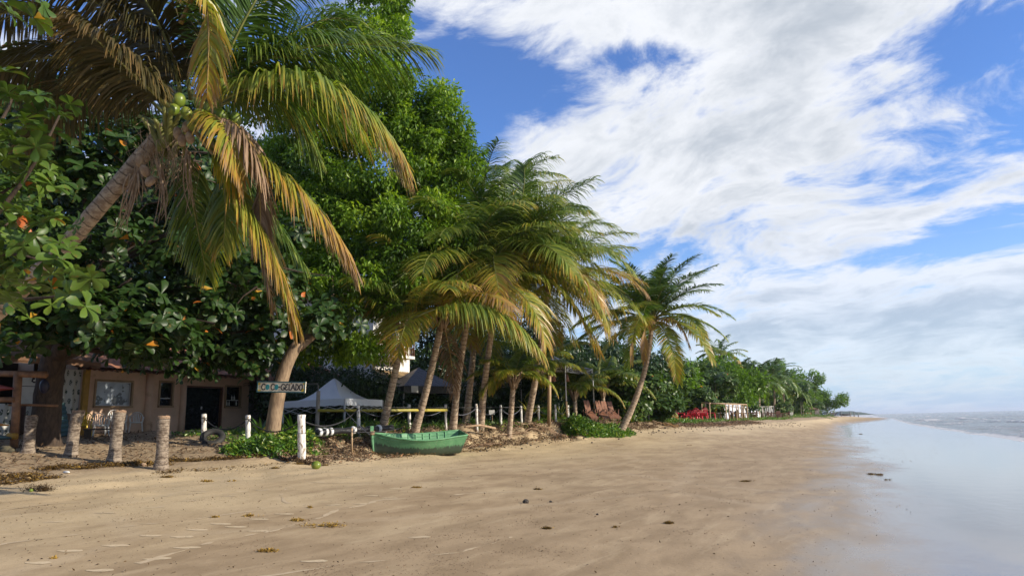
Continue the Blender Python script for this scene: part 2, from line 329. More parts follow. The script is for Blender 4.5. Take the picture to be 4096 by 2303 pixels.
def gnd(sx, sy, dmax=300):   # where the sight line through (sx, sy) meets the ground
    d = np.geomspace(4, dmax, 1500)[:, None]; P = EYE+d*(FW+RT*(sx-512)/F_PX+UP*(287.5-sy)/F_PX)
    below = P[:, 2] < terr(P[:, 0], P[:, 1]); i = int(np.argmax(below)) if below.any() else -1
    p = P[i]; return np.array([p[0], p[1], tz(p[0], p[1])])
def gndv(vx, vy): return gnd(vx/2.5156, vy/2.5156)
def axis(segs):
    o = [np.arange(a, b, s) for a, b, s in segs]; return np.unique(np.concatenate(o))
def geo(a, b, n, s0):   # growing spacing
    t = np.linspace(0, 1, n); return a+(b-a)*(np.expm1(t*4.2)/math.expm1(4.2))
gx = np.unique(np.round(np.concatenate([-geo(32, 6000, 50, 1), axis([(-32, -18, .3), (-18, -8, .13), (-8, 14, .3)]), geo(14, 7000, 60, 1)]), 3))
gy = np.unique(np.round(np.concatenate([[-3000, -300, -60], axis([(-30, 4, 2), (4, 13, .25), (13, 34, .14), (34, 60, .4), (60, 150, 1.5), (150, 360, 6)]), geo(360, 9000, 30, 1)]), 3))
GX, GY = np.meshgrid(gx, gy, indexing='ij'); GZ = terr(GX, GY)
xw_ = np.interp(GY, YW, XW); xt_ = np.interp(GY, YT, XT)
wet = (GX-xw_); dry = (GX-xt_)/np.maximum(xw_-xt_, 1)
def sand_mat():
    m, nt = new_mat('beach_sand'); P = nt.n('ShaderNodeNewGeometry').outputs['Position']
    wv = nt.n('ShaderNodeAttribute', attribute_name='wet').outputs['Fac']; dv = nt.n('ShaderNodeAttribute', attribute_name='dry').outputs['Fac']
    big = nt.noise(nt.mapping(P, scale=(0.55, 0.22, 1)), 1.0, 5, 0.5, 0.6); med = nt.noise(nt.mapping(P, scale=(1.0, 0.45, 1)), 2.2, 5, 0.6, 0.4)
    fine = nt.noise(P, 60, 4, 0.7); fine2 = nt.noise(P, 14, 5, 0.65)
    # swash arcs left by the last waves: thin pale lines
    wl = nt.n('ShaderNodeTexVoronoi', {'Vector': nt.mapping(P, scale=(0.16, 0.10, 1)), 'Scale': 1.0, 'Randomness': 1.0}, feature='DISTANCE_TO_EDGE').outputs['Distance']
    line = nt.m('SUBTRACT', 1.0, nt.sstep(nt.m('ADD', wl, nt.m('MULTIPLY', med, 0.05)), 0.028, 0.055))
    d0 = nt.m('ADD', dv, nt.m('ADD', nt.m('MULTIPLY', nt.m('SUBTRACT', big, 0.5), 1.3), nt.m('MULTIPLY', nt.m('SUBTRACT', med, 0.5), 0.35)))
    dry_c = nt.mix(nt.sstep(fine2, 0.3, 0.7), (0.58, 0.45, 0.275), (0.50, 0.385, 0.23))
    damp_c = nt.mix(nt.sstep(med, 0.3, 0.7), (0.39, 0.285, 0.17), (0.28, 0.20, 0.115))
    c = nt.mix(nt.sstep(d0, 0.0, 0.75), dry_c, damp_c)
    soil = nt.mix(nt.sstep(fine2, 0.35, 0.65), (0.40, 0.30, 0.19), (0.26, 0.19, 0.12))
    c = nt.mix(nt.sstep(dv, 0.02, -0.10), c, soil)
    c = nt.mix(nt.m('MULTIPLY', line, 0.16), c, (0.55, 0.45, 0.31))
    w0 = nt.m('ADD', wv, nt.m('ADD', nt.m('MULTIPLY', nt.m('SUBTRACT', med, 0.5), 1.3), nt.m('MULTIPLY', nt.m('SUBTRACT', big, 0.5), 3.4)))
    w = nt.sstep(w0, -2.0, 1.6)
    c = nt.mix(w, c, (0.18, 0.145, 0.105))
    gr = nt.noise(P, 95, 3, .75); c = nt.mix(nt.m('MULTIPLY', nt.sstep(gr, .35, .7), .30), c, (0.20, 0.14, 0.085))
    trk = nt.noise(nt.mapping(P, scale=(1.2, .22, 1), rot=(0, 0, R(-9))), 2.6, 8, .7, .3); c = nt.mix(nt.m('MULTIPLY', nt.sstep(trk, .53, .66), nt.m('SUBTRACT', .24, nt.m('MULTIPLY', w, .23))), c, (0.56, 0.44, 0.28))
    speck = nt.sstep(nt.noise(P, 26, 2, 0.5), 0.72, 0.78)
    c = nt.mix(nt.m('MULTIPLY', speck, nt.m('SUBTRACT', 0.45, nt.m('MULTIPLY', w, 0.45))), c, (0.10, 0.07, 0.045))
    rg = nt.m('ADD', nt.m('MULTIPLY', nt.m('SUBTRACT', 1.0, w), 0.66), 0.06)
    damp_r = nt.m('MULTIPLY', nt.sstep(dv, 0.5, 1.0), 0.10); rg = nt.m('SUBTRACT', rg, nt.m('MULTIPLY', damp_r, nt.m('SUBTRACT', 1.0, w)))
    hb = nt.m('ADD', nt.m('MULTIPLY', fine, 0.25), nt.m('MULTIPLY', fine2, 0.8))
    nr = nt.n('ShaderNodeBump', {'Strength': nt.m('SUBTRACT', 0.42, nt.m('MULTIPLY', w, 0.41)), 'Distance': 0.02, 'Height': hb}).outputs[0]
    rip = nt.m('ADD', nt.noise(nt.mapping(P, scale=(3.5, 1.2, 1)), 2.0, 3, 0.5), nt.m('MULTIPLY', nt.noise(nt.mapping(P, scale=(1.4, .35, 1), rot=(0, 0, R(12))), 1.6, 4, 0.55), 0.4))
    nr = nt.n('ShaderNodeBump', {'Strength': 0.08, 'Distance': 0.010, 'Height': rip, 'Normal': nr}).outputs[0]
    nr = nt.n('ShaderNodeBump', {'Strength': nt.m('MULTIPLY', w, 0.16), 'Distance': 0.02, 'Height': nt.noise(nt.mapping(P, scale=(1, .6, 1), rot=(0, 0, R(27))), 2.6, 6, 0.6, .5), 'Normal': nr}).outputs[0]
    b = nt.n('ShaderNodeBsdfPrincipled', {'Base Color': c, 'Roughness': rg, 'Normal': nr, 'IOR': nt.m('ADD', 1.42, nt.m('MULTIPLY', w, 0.65)),
             'Specular IOR Level': nt.m('ADD', 0.18, nt.m('MULTIPLY', w, 0.5))})
    out(nt, b.outputs[0]); return m
m_sand = sand_mat()
mb = MB(); mb.grid(np.stack([GX, GY, GZ], -1), flip=True)
o = mesh_obj('beach_ground', mb.V[0], mb.Q[0], [], m_sand, att={'wet': wet.ravel(), 'dry': dry.ravel()}); tag(o, kind='structure')
# sea
sx_ = np.unique(np.round(np.concatenate([[-6000, -3000, -1000, -300, -100, -30], axis([(-12, 4, 2), (4, 60, .22)]), geo(60, 9000, 90, 1)]), 3))
sy_ = np.unique(np.round(np.concatenate([[-3000, -300, -60], axis([(-20, 10, 5), (10, 110, .55), (110, 300, 2.2)]), geo(300, 12000, 70, 1)]), 3))
SX, SY = np.meshgrid(sx_, sy_, indexing='ij')
dsh = np.maximum(SX-np.interp(SY, YS, XS)-1.1*fbm(SY*.06, SY*0+2, 3), 0)
ampw = sst((dsh+.3)/4.5)*np.interp(SX, [0, 60, 250, 600], [1, 1, .8, 0])
ph = SX*0.55+fbm(SX*0.05, SY*0.03, 3)*9
ridge = np.maximum(np.sin(ph), 0)**4*(0.35+1.0*sst(vnoise(SX*0.09+3, SY*0.035)*2-0.7))
SZ = -0.315+ampw*(0.26*ridge+0.15*fbm(SX*0.5, SY*0.28, 4)+0.05*fbm(SX*1.7, SY*1.0, 3))
SZ = np.where(SY > 400, -0.3, SZ)
foam = ampw*sst((ridge-0.35)*1.6)+1.3*np.exp(-(np.maximum(dsh-.15-.5*vnoise(SY*.35, SY*0), 0)/.45)**2)*(vnoise(SX*.8, SY*.5) > .25)
def sea_mat():
    m, nt = new_mat('sea_water'); P = nt.n('ShaderNodeNewGeometry').outputs['Position']
    fo = nt.n('ShaderNodeAttribute', attribute_name='foam').outputs['Fac']
    st = nt.noise(nt.mapping(P, scale=(0.9, 0.30, 1)), 1.3, 6, 0.65, 0.8); st2 = nt.noise(nt.mapping(P, scale=(0.25, 0.08, 1)), 1.0, 4, 0.6, 1.0)
    f = nt.sstep(nt.m('ADD', nt.m('MULTIPLY', fo, 0.25), nt.m('ADD', nt.m('MULTIPLY', st, 0.65), nt.m('MULTIPLY', st2, 0.35))), 0.50, 0.74)
    c = nt.mix(nt.sstep(st2, 0.35, 0.65), (0.12, 0.135, 0.13), (0.19, 0.165, 0.135)); c = nt.mix(nt.m('MULTIPLY', f, 0.8), c, (0.66, 0.66, 0.66))
    h1 = nt.noise(nt.mapping(P, scale=(1.6, 0.7, 1)), 2.2, 6, 0.6, 0.3)
    nr = bump(nt, h1, 1.0, 0.35)
    b = nt.n('ShaderNodeBsdfPrincipled', {'Base Color': c, 'Roughness': nt.m('ADD', 0.12, nt.m('MULTIPLY', f, 0.5)), 'Normal': nr, 'IOR': 1.33})
    out(nt, b.outputs[0]); return m
mb = MB(); mb.grid(np.stack([SX, SY, SZ], -1), flip=True)
o = mesh_obj('sea', mb.V[0], mb.Q[0], [], sea_mat(), att={'foam': foam.ravel()}); tag(o, kind='structure')

# ------------------------------------------------------------------ vegetation generators
def nrm(a): return a/(np.linalg.norm(a, axis=-1, keepdims=True)+1e-9)
def instance_leaves(P, D, U, TV, TQ, S, val, TA=None):
    """place leaf template (TV: x along leaf, y width, z up) at points P with direction D, up hint U, scale S"""
    D = nrm(D); Y = nrm(np.cross(U, D)); Z = np.cross(D, Y)
    V = P[:, None, :]+S[:, None, None]*(TV[None, :, 0:1]*D[:, None]+TV[None, :, 1:2]*Y[:, None]+TV[None, :, 2:3]*Z[:, None])
    k = len(TV); Q = (TQ[None]+(np.arange(len(P))*k)[:, None, None]).reshape(-1, 4)
    A = np.repeat(val, k)
    if TA is not None: A = A+np.tile(TA, len(P))
    return V.reshape(-1, 3), Q, np.clip(A, 0, 1)
LEAF1 = (np.array([[0, 0, 0], [.5, .5, .03], [1, 0, -.1], [.5, -.5, .03]])*[1, .42, 1], np.array([[0, 3, 2, 1]]))
def obovate(n=3):
    xs = [0, .18, .42, .66, .88, 1.0]; ws = [.02, .07, .17, .26, .24, .08]; zs = [0, .03, .04, .02, -.04, -.09]
    V = []
    for x, w, z in zip(xs, ws, zs): V += [[x, -w, z+.35*w], [x, 0, z], [x, w, z+.35*w]]
    Q = []
    for i in range(len(xs)-1):
        a = i*3; Q += [[a, a+3, a+4, a+1], [a+1, a+4, a+5, a+2]]
    return np.array(V), np.array(Q)
OBO = obovate()
OBO2 = (np.array([[0, 0, 0], [.55, -.23, .06], [.55, .23, .06], [1, -.13, -.05], [1, .13, -.05], [0, .02, 0]]), np.array([[0, 1, 2, 5], [1, 3, 4, 2]]))
def rand_unit(n): return nrm(RNG.normal(size=(n, 3)))
def blob_points(blobs, n, shell=0.55, flat=1.0):
    """points biased to the outer part of many sub-clumps; blobs: (centre, radii)"""
    C = np.array([b[0] for b in blobs], float); Rr = np.array([np.broadcast_to(b[1], (3,)) for b in blobs], float)
    vol = (Rr[:, 0]*Rr[:, 1]*Rr[:, 2])**0.67; idx = RNG.choice(len(C), n, p=vol/vol.sum())
    u = rand_unit(n); rr = shell+(1-shell)*RNG.random(n)**0.6
    return C[idx]+u*rr[:, None]*Rr[idx], u, idx
def clumps(main, n, rmin, rmax, flat=0.8):
    """break the main ellipsoids (centre, radii) into many small clumps near their surface"""
    C = np.array([b[0] for b in main], float); Rr = np.array([np.broadcast_to(b[1], (3,)) for b in main], float)
    w = (Rr.prod(1))**0.67; idx = RNG.choice(len(C), n, p=w/w.sum()); u = rand_unit(n)
    rr = 0.45+0.55*RNG.random(n)**0.5; P = C[idx]+u*rr[:, None]*Rr[idx]; s = rmin+(rmax-rmin)*RNG.random(n)
    return [(p, (q, q, q*flat)) for p, q in zip(P, s)]
def crown_small(main, nleaf, size, ncl, rmin, rmax, mat, parent, vlo=0.1, vhi=0.9, droop=0.5, name='crown', shell=0.5, top=0.25):
    bl = clumps(main, ncl, rmin, rmax); P, u, idx = blob_points(bl, nleaf, shell)
    tone = RNG.random(len(bl))
    D = nrm(u*0.6+RNG.normal(size=P.shape)*0.6+np.array([0, 0, -droop])); U = nrm(u+np.array([0, 0, .8])+RNG.normal(size=P.shape)*0.4)
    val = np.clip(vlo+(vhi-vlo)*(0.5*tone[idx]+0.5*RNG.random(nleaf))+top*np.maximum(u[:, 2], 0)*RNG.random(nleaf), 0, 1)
    S = size*(0.7+0.6*RNG.random(nleaf)); V, Q, A = instance_leaves(P, D, U, *LEAF1, S, val)
    return mesh_obj(name, V, Q, [], mat, parent, {'v': A}, smooth=False)
def crown_rosette(main, nros, size, ncl, rmin, rmax, mat, parent, tmpl=OBO, per=7, vlo=0.05, vhi=0.8, name='crown', shell=0.4, odd=0.02, extra=None, flat=.6):
    bl = clumps(main, ncl, rmin, rmax, flat); P, u, idx = blob_points(bl, nros, shell)
    if extra is not None: P = np.concatenate([P, extra]); u = np.concatenate([u, rand_unit(len(extra))]); idx = np.concatenate([idx, RNG.integers(0, len(bl), len(extra))]); nros = len(P)
    ax = nrm(u*0.55+np.array([0.15, -.1, .75])+RNG.normal(size=P.shape)*0.35)
    ref = rand_unit(nros); e1 = nrm(np.cross(ax, ref)); e2 = np.cross(ax, e1)
    Ps, Ds, Us, Ss, Vs = [], [], [], [], []; tone = RNG.random(len(bl)); ph = RNG.random(nros)*6.28; sr = size*(0.75+0.5*RNG.random(nros))
    rt = RNG.random(nros)
    for k in range(per):
        a = ph+k*2.4+RNG.normal(size=nros)*0.2; t = k/per; lift = 0.75*t-0.25+RNG.normal(size=nros)*0.12
        D = nrm(np.cos(a)[:, None]*e1+np.sin(a)[:, None]*e2+lift[:, None]*ax)
        Ps.append(P); Ds.append(D); Us.append(ax+D*0.0); Ss.append(sr*(0.7+0.45*RNG.random(nros)))
        v = vlo+(vhi-vlo)*(0.3*tone[idx]+0.3*rt+0.4*RNG.random(nros))+0.12*t; v = np.where(RNG.random(nros) < odd, 0.95+0.05*RNG.random(nros), np.minimum(v, 0.93)); Vs.append(v)
    V, Q, A = instance_leaves(np.concatenate(Ps), np.concatenate(Ds), np.concatenate(Us), *tmpl, np.concatenate(Ss), np.concatenate(Vs))
    return mesh_obj(name, V, Q, [], mat, parent, {'v': A}, smooth=True)
def limbs(mb, base, targets, r0, r1=0.03, sag=0.0, n=9):
    for t in targets:
        b = np.asarray(base, float); t = np.asarray(t, float); mid = (b+t)/2+RNG.normal(size=3)*np.linalg.norm(t-b)*0.09+np.array([0, 0, sag])
        mb.tube(through(b, mid, t, n), np.linspace(r0, r1, n), 7, a=np.linspace(0, 3, n), jit=0.15)
# ---- palm fronds
def frond(curve, Lleaf, mat, parent, v0=0.35, tipy=0.3, npair=70, w=0.045, start=0.16, hang=0.55, wind=(0, 0, 0), rmat=None, rr=0.03, name='frond', label=None, along=0.5, origin=None, seg=3, keep=1.0, up=None):
    C = np.asarray(curve, float); k = len(C); s = np.concatenate([[0], np.cumsum(np.linalg.norm(np.diff(C, axis=0), axis=1))]); L = s[-1]
    t = np.linspace(start, 0.995, npair)+RNG.normal(size=npair)*0.002; t = np.clip(t, start, .999); P = np.stack([np.interp(t*L, s, C[:, i]) for i in range(3)], 1)
    Tg = np.gradient(C, axis=0); Tg = np.stack([np.interp(t*L, s, Tg[:, i]) for i in range(3)], 1); Tg = nrm(Tg)
    g = np.array([0, 0, -1.0]); upv = np.array([0, 0, 1.0]) if up is None else np.asarray(up, float)
    Sd = np.cross(Tg, upv); Sd = nrm(Sd+1e-4); N = np.cross(Sd, Tg)
    u = (t-start)/(1-start); ll = Lleaf*np.minimum(1, 0.45+2.2*u)*np.clip(1.0-0.62*np.maximum(u-.45, 0)/.55, .3, 1); al = along+0.9*u**2
    VV, QQ, AA = [], [], []; nv = 0; sg = seg+1; q = np.linspace(0, 1, sg); wp = np.interp(q, [0, .25, .7, 1], [.55, 1, .75, .08])
    for side in (-1, 1):
        m = RNG.random(npair) < keep; n = int(m.sum())
        l = ll[m]*(0.85+0.3*RNG.random(n)); rnd = RNG.normal(size=(n, 3))*0.09
        D0 = nrm(side*Sd[m]+al[m][:, None]*Tg[m]+N[m]*0.28+rnd); hg = hang*(0.7+0.6*RNG.random(n)); W_ = np.asarray(wind, float)
        pts = [P[m]]; dcur = D0
        for i in range(seg):
            f = ((i+0.5)/seg); dcur = nrm(D0+(g*hg[:, None]+W_)*(f**1.1)*2.6); pts.append(pts[-1]+dcur*(l/seg)[:, None])
        wd = nrm(Tg[m]-D0*np.sum(Tg[m]*D0, 1)[:, None]+N[m]*0.35*side); wd = nrm(wd+RNG.normal(size=(n, 3))*0.25)
        V = np.zeros((n, sg, 2, 3)); ww = w*(0.8+0.4*RNG.random(n))
        for i in range(sg): off = wd*(ww*wp[i]/2)[:, None]; V[:, i, 0] = pts[i]-off; V[:, i, 1] = pts[i]+off
        base = nv+(np.arange(n)*sg*2)[:, None]; Q = [np.concatenate([base+2*i, base+2*i+1, base+2*i+3, base+2*i+2], 1) for i in range(seg)]
        br = RNG.normal(size=n)*0.09
        A = v0+br[:, None]+tipy*(q[None, :]**2.2)*(0.4+RNG.random(n))[:, None]+tipy*0.7*(u[m][:, None]**2.5)
        A = np.repeat(A[:, :, None], 2, 2); VV.append(V.reshape(-1, 3)); QQ.append(np.concatenate(Q)); AA.append(np.clip(A, 0, 1).ravel()); nv += n*sg*2
    o = mesh_obj(name, np.concatenate(VV), np.concatenate(QQ), [], mat, parent, {'v': np.concatenate(AA)}, smooth=False, origin=origin)
    if label: o['label'] = label
    m2 = MB(); m2.tube(C if origin is None else C-np.asarray(origin), np.linspace(rr, rr*0.18, k), 5, a=0.3); ro = m2.build('rachis', rmat or m_rachis, o)
    return o
def arc(c, azi, el, L, droop, n=12, fwd=0.0):
    """rachis that starts at elevation el and bends down"""
    p = np.asarray(c, float); pts = [p]; e = el
    for i in range(n):
        f = (i+0.5)/n; e = el-droop*f**1.35; az_ = azi+fwd*f
        p = p+L/n*np.array([math.sin(az_)*math.cos(e), math.cos(az_)*math.cos(e), math.sin(e)]); pts.append(p)
    return np.array(pts)
def palm_trunk(parent, P, r0, r1, mat=None, n=14):
    P = np.asarray(P, float); k = 40
    if len(P) == 3: P = through(P[0], P[1], P[2], k)
    s = np.concatenate([[0], np.cumsum(np.linalg.norm(np.diff(P, axis=0), axis=1))]); t = s/s[-1]
    rad = r1+(r0-r1)*np.exp(-t*3.0)*1.0+0.0; rad = rad+0.25*r0*np.exp(-t*14); rad *= 1+0.02*np.sin(s*34)
    return MB().tube(P, rad, n, a=s, jit=0.05).build('trunk', mat or m_trunk, parent)
def coconuts(parent, c, n, r, spread, mat=None, down=0.3):
    for i in range(n):
        p = np.asarray(c)+RNG.normal(size=3)*spread*np.array([1, 1, .6])-np.array([0, 0, down*RNG.random()])
        b = MB(); b.ball(p, (r, r, r*1.18), 12, 8, rotx(RNG.normal()*0.5)@roty(RNG.normal()*0.5), jit=0.03); b.build('coconut', mat or m_nut, parent)
def palm(label, base, top, bend, L, nf, r0=0.17, r1=0.13, seed=1, group=None, leaf=1.05, elmin=-0.35, elmax=1.35, v0=0.3, tipy=0.3, droop=1.35, npair=84, wind=(-0.10, 0.02, 0), dead=1, ochre=0.15, extra=(), w=0.05, one=False, seg=3, sweep=0.0, hang=.55):
    global RNG
    keepr = RNG; RNG = np.random.default_rng(seed)
    root = thing('palm_tree', label, 'palm tree', base, group=group); org = np.asarray(base, float)
    B = np.zeros(3); Tp = np.asarray(top, float)-org; mid = (B+Tp)/2+np.asarray(bend, float)
    palm_trunk(root, [B-np.array([0, 0, .15]), mid, Tp], r0, r1)
    sh = MB(); nsh = 14                      # fibrous sheaths and leaf bases under the crown
    for i in range(nsh):
        a = i*2.4; d = np.array([math.sin(a), math.cos(a), 0]); p0 = Tp+np.array([0, 0, -.35-.04*(i % 5)]); sh.tube(through(p0+d*r1*.8, p0+d*(r1+.1)+[0, 0, .3], p0+d*(r1+.28)+[0, 0, .5+.1*(i % 3)], 5), [.06, .05, .045, .04, .03], 5)
    sh.build('leaf_base', m_barkp, root)
    golden = 2.39996; fr = []
    for i in range(nf):
        t = (i+0.5)/nf; el = elmax+(elmin-elmax)*t**0.85+RNG.normal()*0.08; a = i*golden+RNG.normal()*0.15
        dr = droop*(0.75+0.45*t)+RNG.normal()*0.1; Lf = L*(0.72+0.28*math.sin(min(1, t*1.6+.2)*1.57))*(0.9+0.2*RNG.random())
        c = Tp+np.array([math.sin(a), math.cos(a), 0])*r1*0.6+np.array([0, 0, .05])
        C = arc(c, a, el, Lf, dr, 12, RNG.normal()*0.1+sweep*math.sin(R(63)-a))
        vv = v0+0.26*t+RNG.normal()*0.04+(0.22 if RNG.random() < ochre*t*2 else 0)
        fr.append((C, vv))
    if one: Vs = []
    for C, vv in fr: frond(C, leaf*L/4.5, m_palm, root, vv, tipy, npair, w, wind=wind, rr=0.035*L/4.5, seg=seg, hang=hang)
    for j in range(dead):
        a = RNG.random()*6.28; C = arc(Tp+[0, 0, -.1], a, -0.5, L*0.8, 1.0, 10)
        frond(C, leaf*0.8*L/4.5, m_palmdead, root, 0.5, 0.2, npair//2, w, hang=0.9, rmat=m_rachis_o, rr=0.03, label='withered brown palm frond hanging down', seg=seg)
    for ex in extra: ex(root, org, Tp)
    RNG = keepr
    return root

# ------------------------------------------------------------------ the big leaning coconut palm, left foreground
def big_palm():
    base = at(-139, 12.0); root = thing('palm_tree', 'large coconut palm leaning in from the left with green coconuts and ochre fronds', 'palm tree', base)
    o = base; top = ptv(425, 318, 12.4); q = [base-[0, 0, .3], ptv(-150, 905, 12.0), ptv(0, 778, 12.1), ptv(160, 625, 12.2), ptv(300, 460, 12.3), ptv(370, 375, 12.35), top]
    q = np.array(q); s = np.concatenate([[0], np.cumsum(np.linalg.norm(np.diff(q, axis=0), axis=1))]); t = np.linspace(0, s[-1], 60)
    P = np.stack([np.interp(t, s, q[:, i]) for i in range(3)], 1)
    for _ in range(6): P[1:-1] = (P[:-2]+P[1:-1]*2+P[2:])/4
    palm_trunk(root, P-o, 0.20, 0.132, n=20)
    sh = MB()
    for i in range(16):
        a = i*2.4; d = np.array([math.sin(a), math.cos(a), 0.1]); p0 = top-o+np.array([0, 0, -.30-.05*(i % 6)]); sh.tube(through(p0+d*.1, p0+d*.24+[0, 0, .25], p0+d*(.42+.1*RNG.random())+[0, 0, .35+.1*(i % 3)], 6), [.075, .07, .06, .05, .04, .03], 6)
    sh.build('leaf_base', m_rachis, root)
    hr = MB()
    for i in range(110):
        p0 = top-o+RNG.normal(size=3)*[.22, .22, .16]-[0, 0, .35]; hr.tube([p0, p0+RNG.normal(size=3)*[.1, .1, .05]-[0, 0, .25], p0+RNG.normal(size=3)*[.16, .16, .1]-[0, 0, .45+.4*RNG.random()]], [.007, .005, .002], 3, cap=False, a=RNG.random())
    for (vx, vy, vx2, vy2) in ((345, 420, 310, 590), (352, 425, 362, 500), (470, 380, 480, 520), (395, 400, 410, 560), (330, 440, 325, 520)):
        a_, b_ = ptv(vx, vy, 12.2)-o, ptv(vx2, vy2, 12.1)-o
        for j in range(7): hr.tube(through(a_+RNG.normal(size=3)*.02, (a_+b_)/2+RNG.normal(size=3)*.05, b_+RNG.normal(size=3)*.07, 7), np.linspace(.022, .004, 7), 4, cap=False, a=RNG.random())
    hr.build('flower_stalk', m_nutdry, root)
    def F(p, dp, ll, v0, ty, hang=.55, n=95, mat=None, lab=None, w=.042, keep=1.0, rm=None, along=.5, wind=(0, 0, 0), c=None, start=.14):
        a, b, e = [ptv(*x) for x in p]
        C = through(a, b, e, 18); frond(C-o, ll, mat or m_palm, root, v0, ty, n, w, start=start, hang=hang, rr=.04, label=lab, keep=keep, rmat=rm, along=along, wind=wind, seg=4)
    g = (470, 285, 12.5)
    F([(505, 285, 12.4), (780, 205, 12.0), (1012, 400, 11.8)], 0, 1.75, .40, .40, .9, 187, lab='long arching green frond with ochre tips, reaching right')
    F([(520, 255, 12.6), (740, 125, 12.9), (1075, 128, 13.2)], 0, 1.55, .26, .22, .65, 187)
    F([(540, 240, 12.2), (600, 80, 11.9), (720, -120, 11.8)], 0, 1.2, .18, .12, .35, 118)
    F([(560, 240, 12.9), (760, 70, 13.4), (900, 60, 13.9)], 0, 1.1, .25, .2, .5, 100)
    F([(520, 320, 12.0), (730, 455, 11.8), (885, 665, 11.7)], 0, 1.30, .58, .42, .85, 162, rm=m_rachis_o, lab='drooping yellow and orange frond, outer right')
    F([(490, 330, 11.8), (640, 550, 11.5), (742, 815, 11.4)], 0, 1.25, .56, .36, .8, 168, rm=m_rachis_o, lab='drooping yellow frond hanging lowest')
    F([(500, 320, 11.7), (620, 345, 11.4), (655, 600, 11.3)], 0, .95, .55, .2, 1.0, 100, mat=m_palmdead, rm=m_rachis_o, lab='withered brown frond hanging from the crown')
    F([(480, 300, 11.8), (560, 310, 11.2), (600, 470, 10.9)], 0, .85, .66, .3, .8, 75, rm=m_rachis_o)
    F([(455, 60, 11.4), (515, -10, 11.2), (520, 245, 11.2)], 0, .8, .64, .3, 1.1, 77, rm=m_rachis_o, lab='yellow frond hanging straight down at the top')
    F([(440, 270, 12.3), (320, 70, 11.9), (110, -60, 11.5)], 0, 1.55, .22, .28, .8, 156, mat=m_palmshade)
    F([(430, 285, 12.6), (230, 150, 12.5), (-60, 190, 12.4)], 0, 1.55, .15, .3, .8, 162, mat=m_palmshade)
    F([(425, 300, 12.9), (250, 215, 13.2), (60, 360, 13.5)], 0, 1.1, .2, .3, .7, 137, mat=m_palmshade)
    F([(455, 260, 12.1), (400, 60, 11.6), (260, -130, 11.2)], 0, 1.25, .2, .2, .6, 143, mat=m_palmshade)
    F([(480, 250, 12.8), (450, 40, 12.9), (420, -200, 13.0)], 0, 1.1, .15, .1, .4, 100)
    F([(500, 250, 12.9), (520, 30, 13.2), (560, -180, 13.5)], 0, 1.1, .15, .1, .4, 100)
    F([(440, 280, 11.6), (330, 180, 10.9), (180, 40, 10.2)], 0, 1.1, .25, .3, .8, 143, mat=m_palmshade)
    F([(430, 300, 13.3), (300, 120, 14.2), (40, 20, 15)], 0, 1.55, .12, .3, .7, 156, mat=m_palmshade)
    F([(430, 310, 13.2), (200, 60, 14), (-120, 60, 14.5)], 0, 1.55, .12, .3, .7, 156, mat=m_palmshade)
    F([(480, 330, 13.2), (560, 400, 13.7), (760, 660, 14.2)], 0, 1.1, .2, .2, .8, 106)
    F([(460, 340, 12.9), (480, 480, 13.3), (520, 690, 13.7)], 0, 1.05, .25, .35, .8, 106)
    F([(520, 290, 13.2), (700, 220, 13.9), (900, 330, 14.6)], 0, 1.1, .25, .2, .7, 112)
    F([(500, 340, 12.6), (600, 470, 12.3), (690, 780, 12.2)], 0, .75, .55, .4, 1.0, 75, mat=m_palmdead, rm=m_rachis_o, lab='narrow withered frond hanging behind the yellow one')
    F([(545, 262, 12.4), (660, 150, 12.6), (830, 170, 12.9)], 0, 1.3, .28, .2, .7, 110)
    F([(530, 240, 12.7), (620, 40, 13.1), (800, -40, 13.5)], 0, 1.3, .18, .15, .45, 110)
    F([(540, 275, 13.0), (680, 250, 13.4), (800, 400, 13.6)], 0, 1.1, .25, .25, .8, 100)
    F([(500, 300, 13.0), (560, 430, 13.1), (560, 620, 13.2)], 0, 1.0, .3, .35, .8, 100)
    for (vx, vy) in ((450, 252), (470, 285), (437, 275), (505, 262), (500, 290), (528, 275), (522, 300), (548, 285), (556, 292), (570, 305), (545, 300), (560, 215), (540, 225), (487, 310), (535, 262), (592, 300)):
        p = ptv(vx, vy, 11.55+RNG.random()*.3)-o; r = 0.10+.02*RNG.random(); MB().ball(p, (r*.92, r*.92, r*1.15), 14, 10, rotx(RNG.normal()*0.4)@roty(RNG.normal()*0.4), jit=.03).build('coconut', m_nut, root)
    for (vx, vy) in ((470, 318), (447, 335), (478, 345), (350, 402), (365, 430), (458, 352), (378, 455)):
        p = ptv(vx, vy, 11.9)-o; MB().ball(p, (.075, .075, .115), 10, 8, rotx(RNG.normal()*0.5), jit=.12).build('husk', m_nutdry, root)
big_palm()

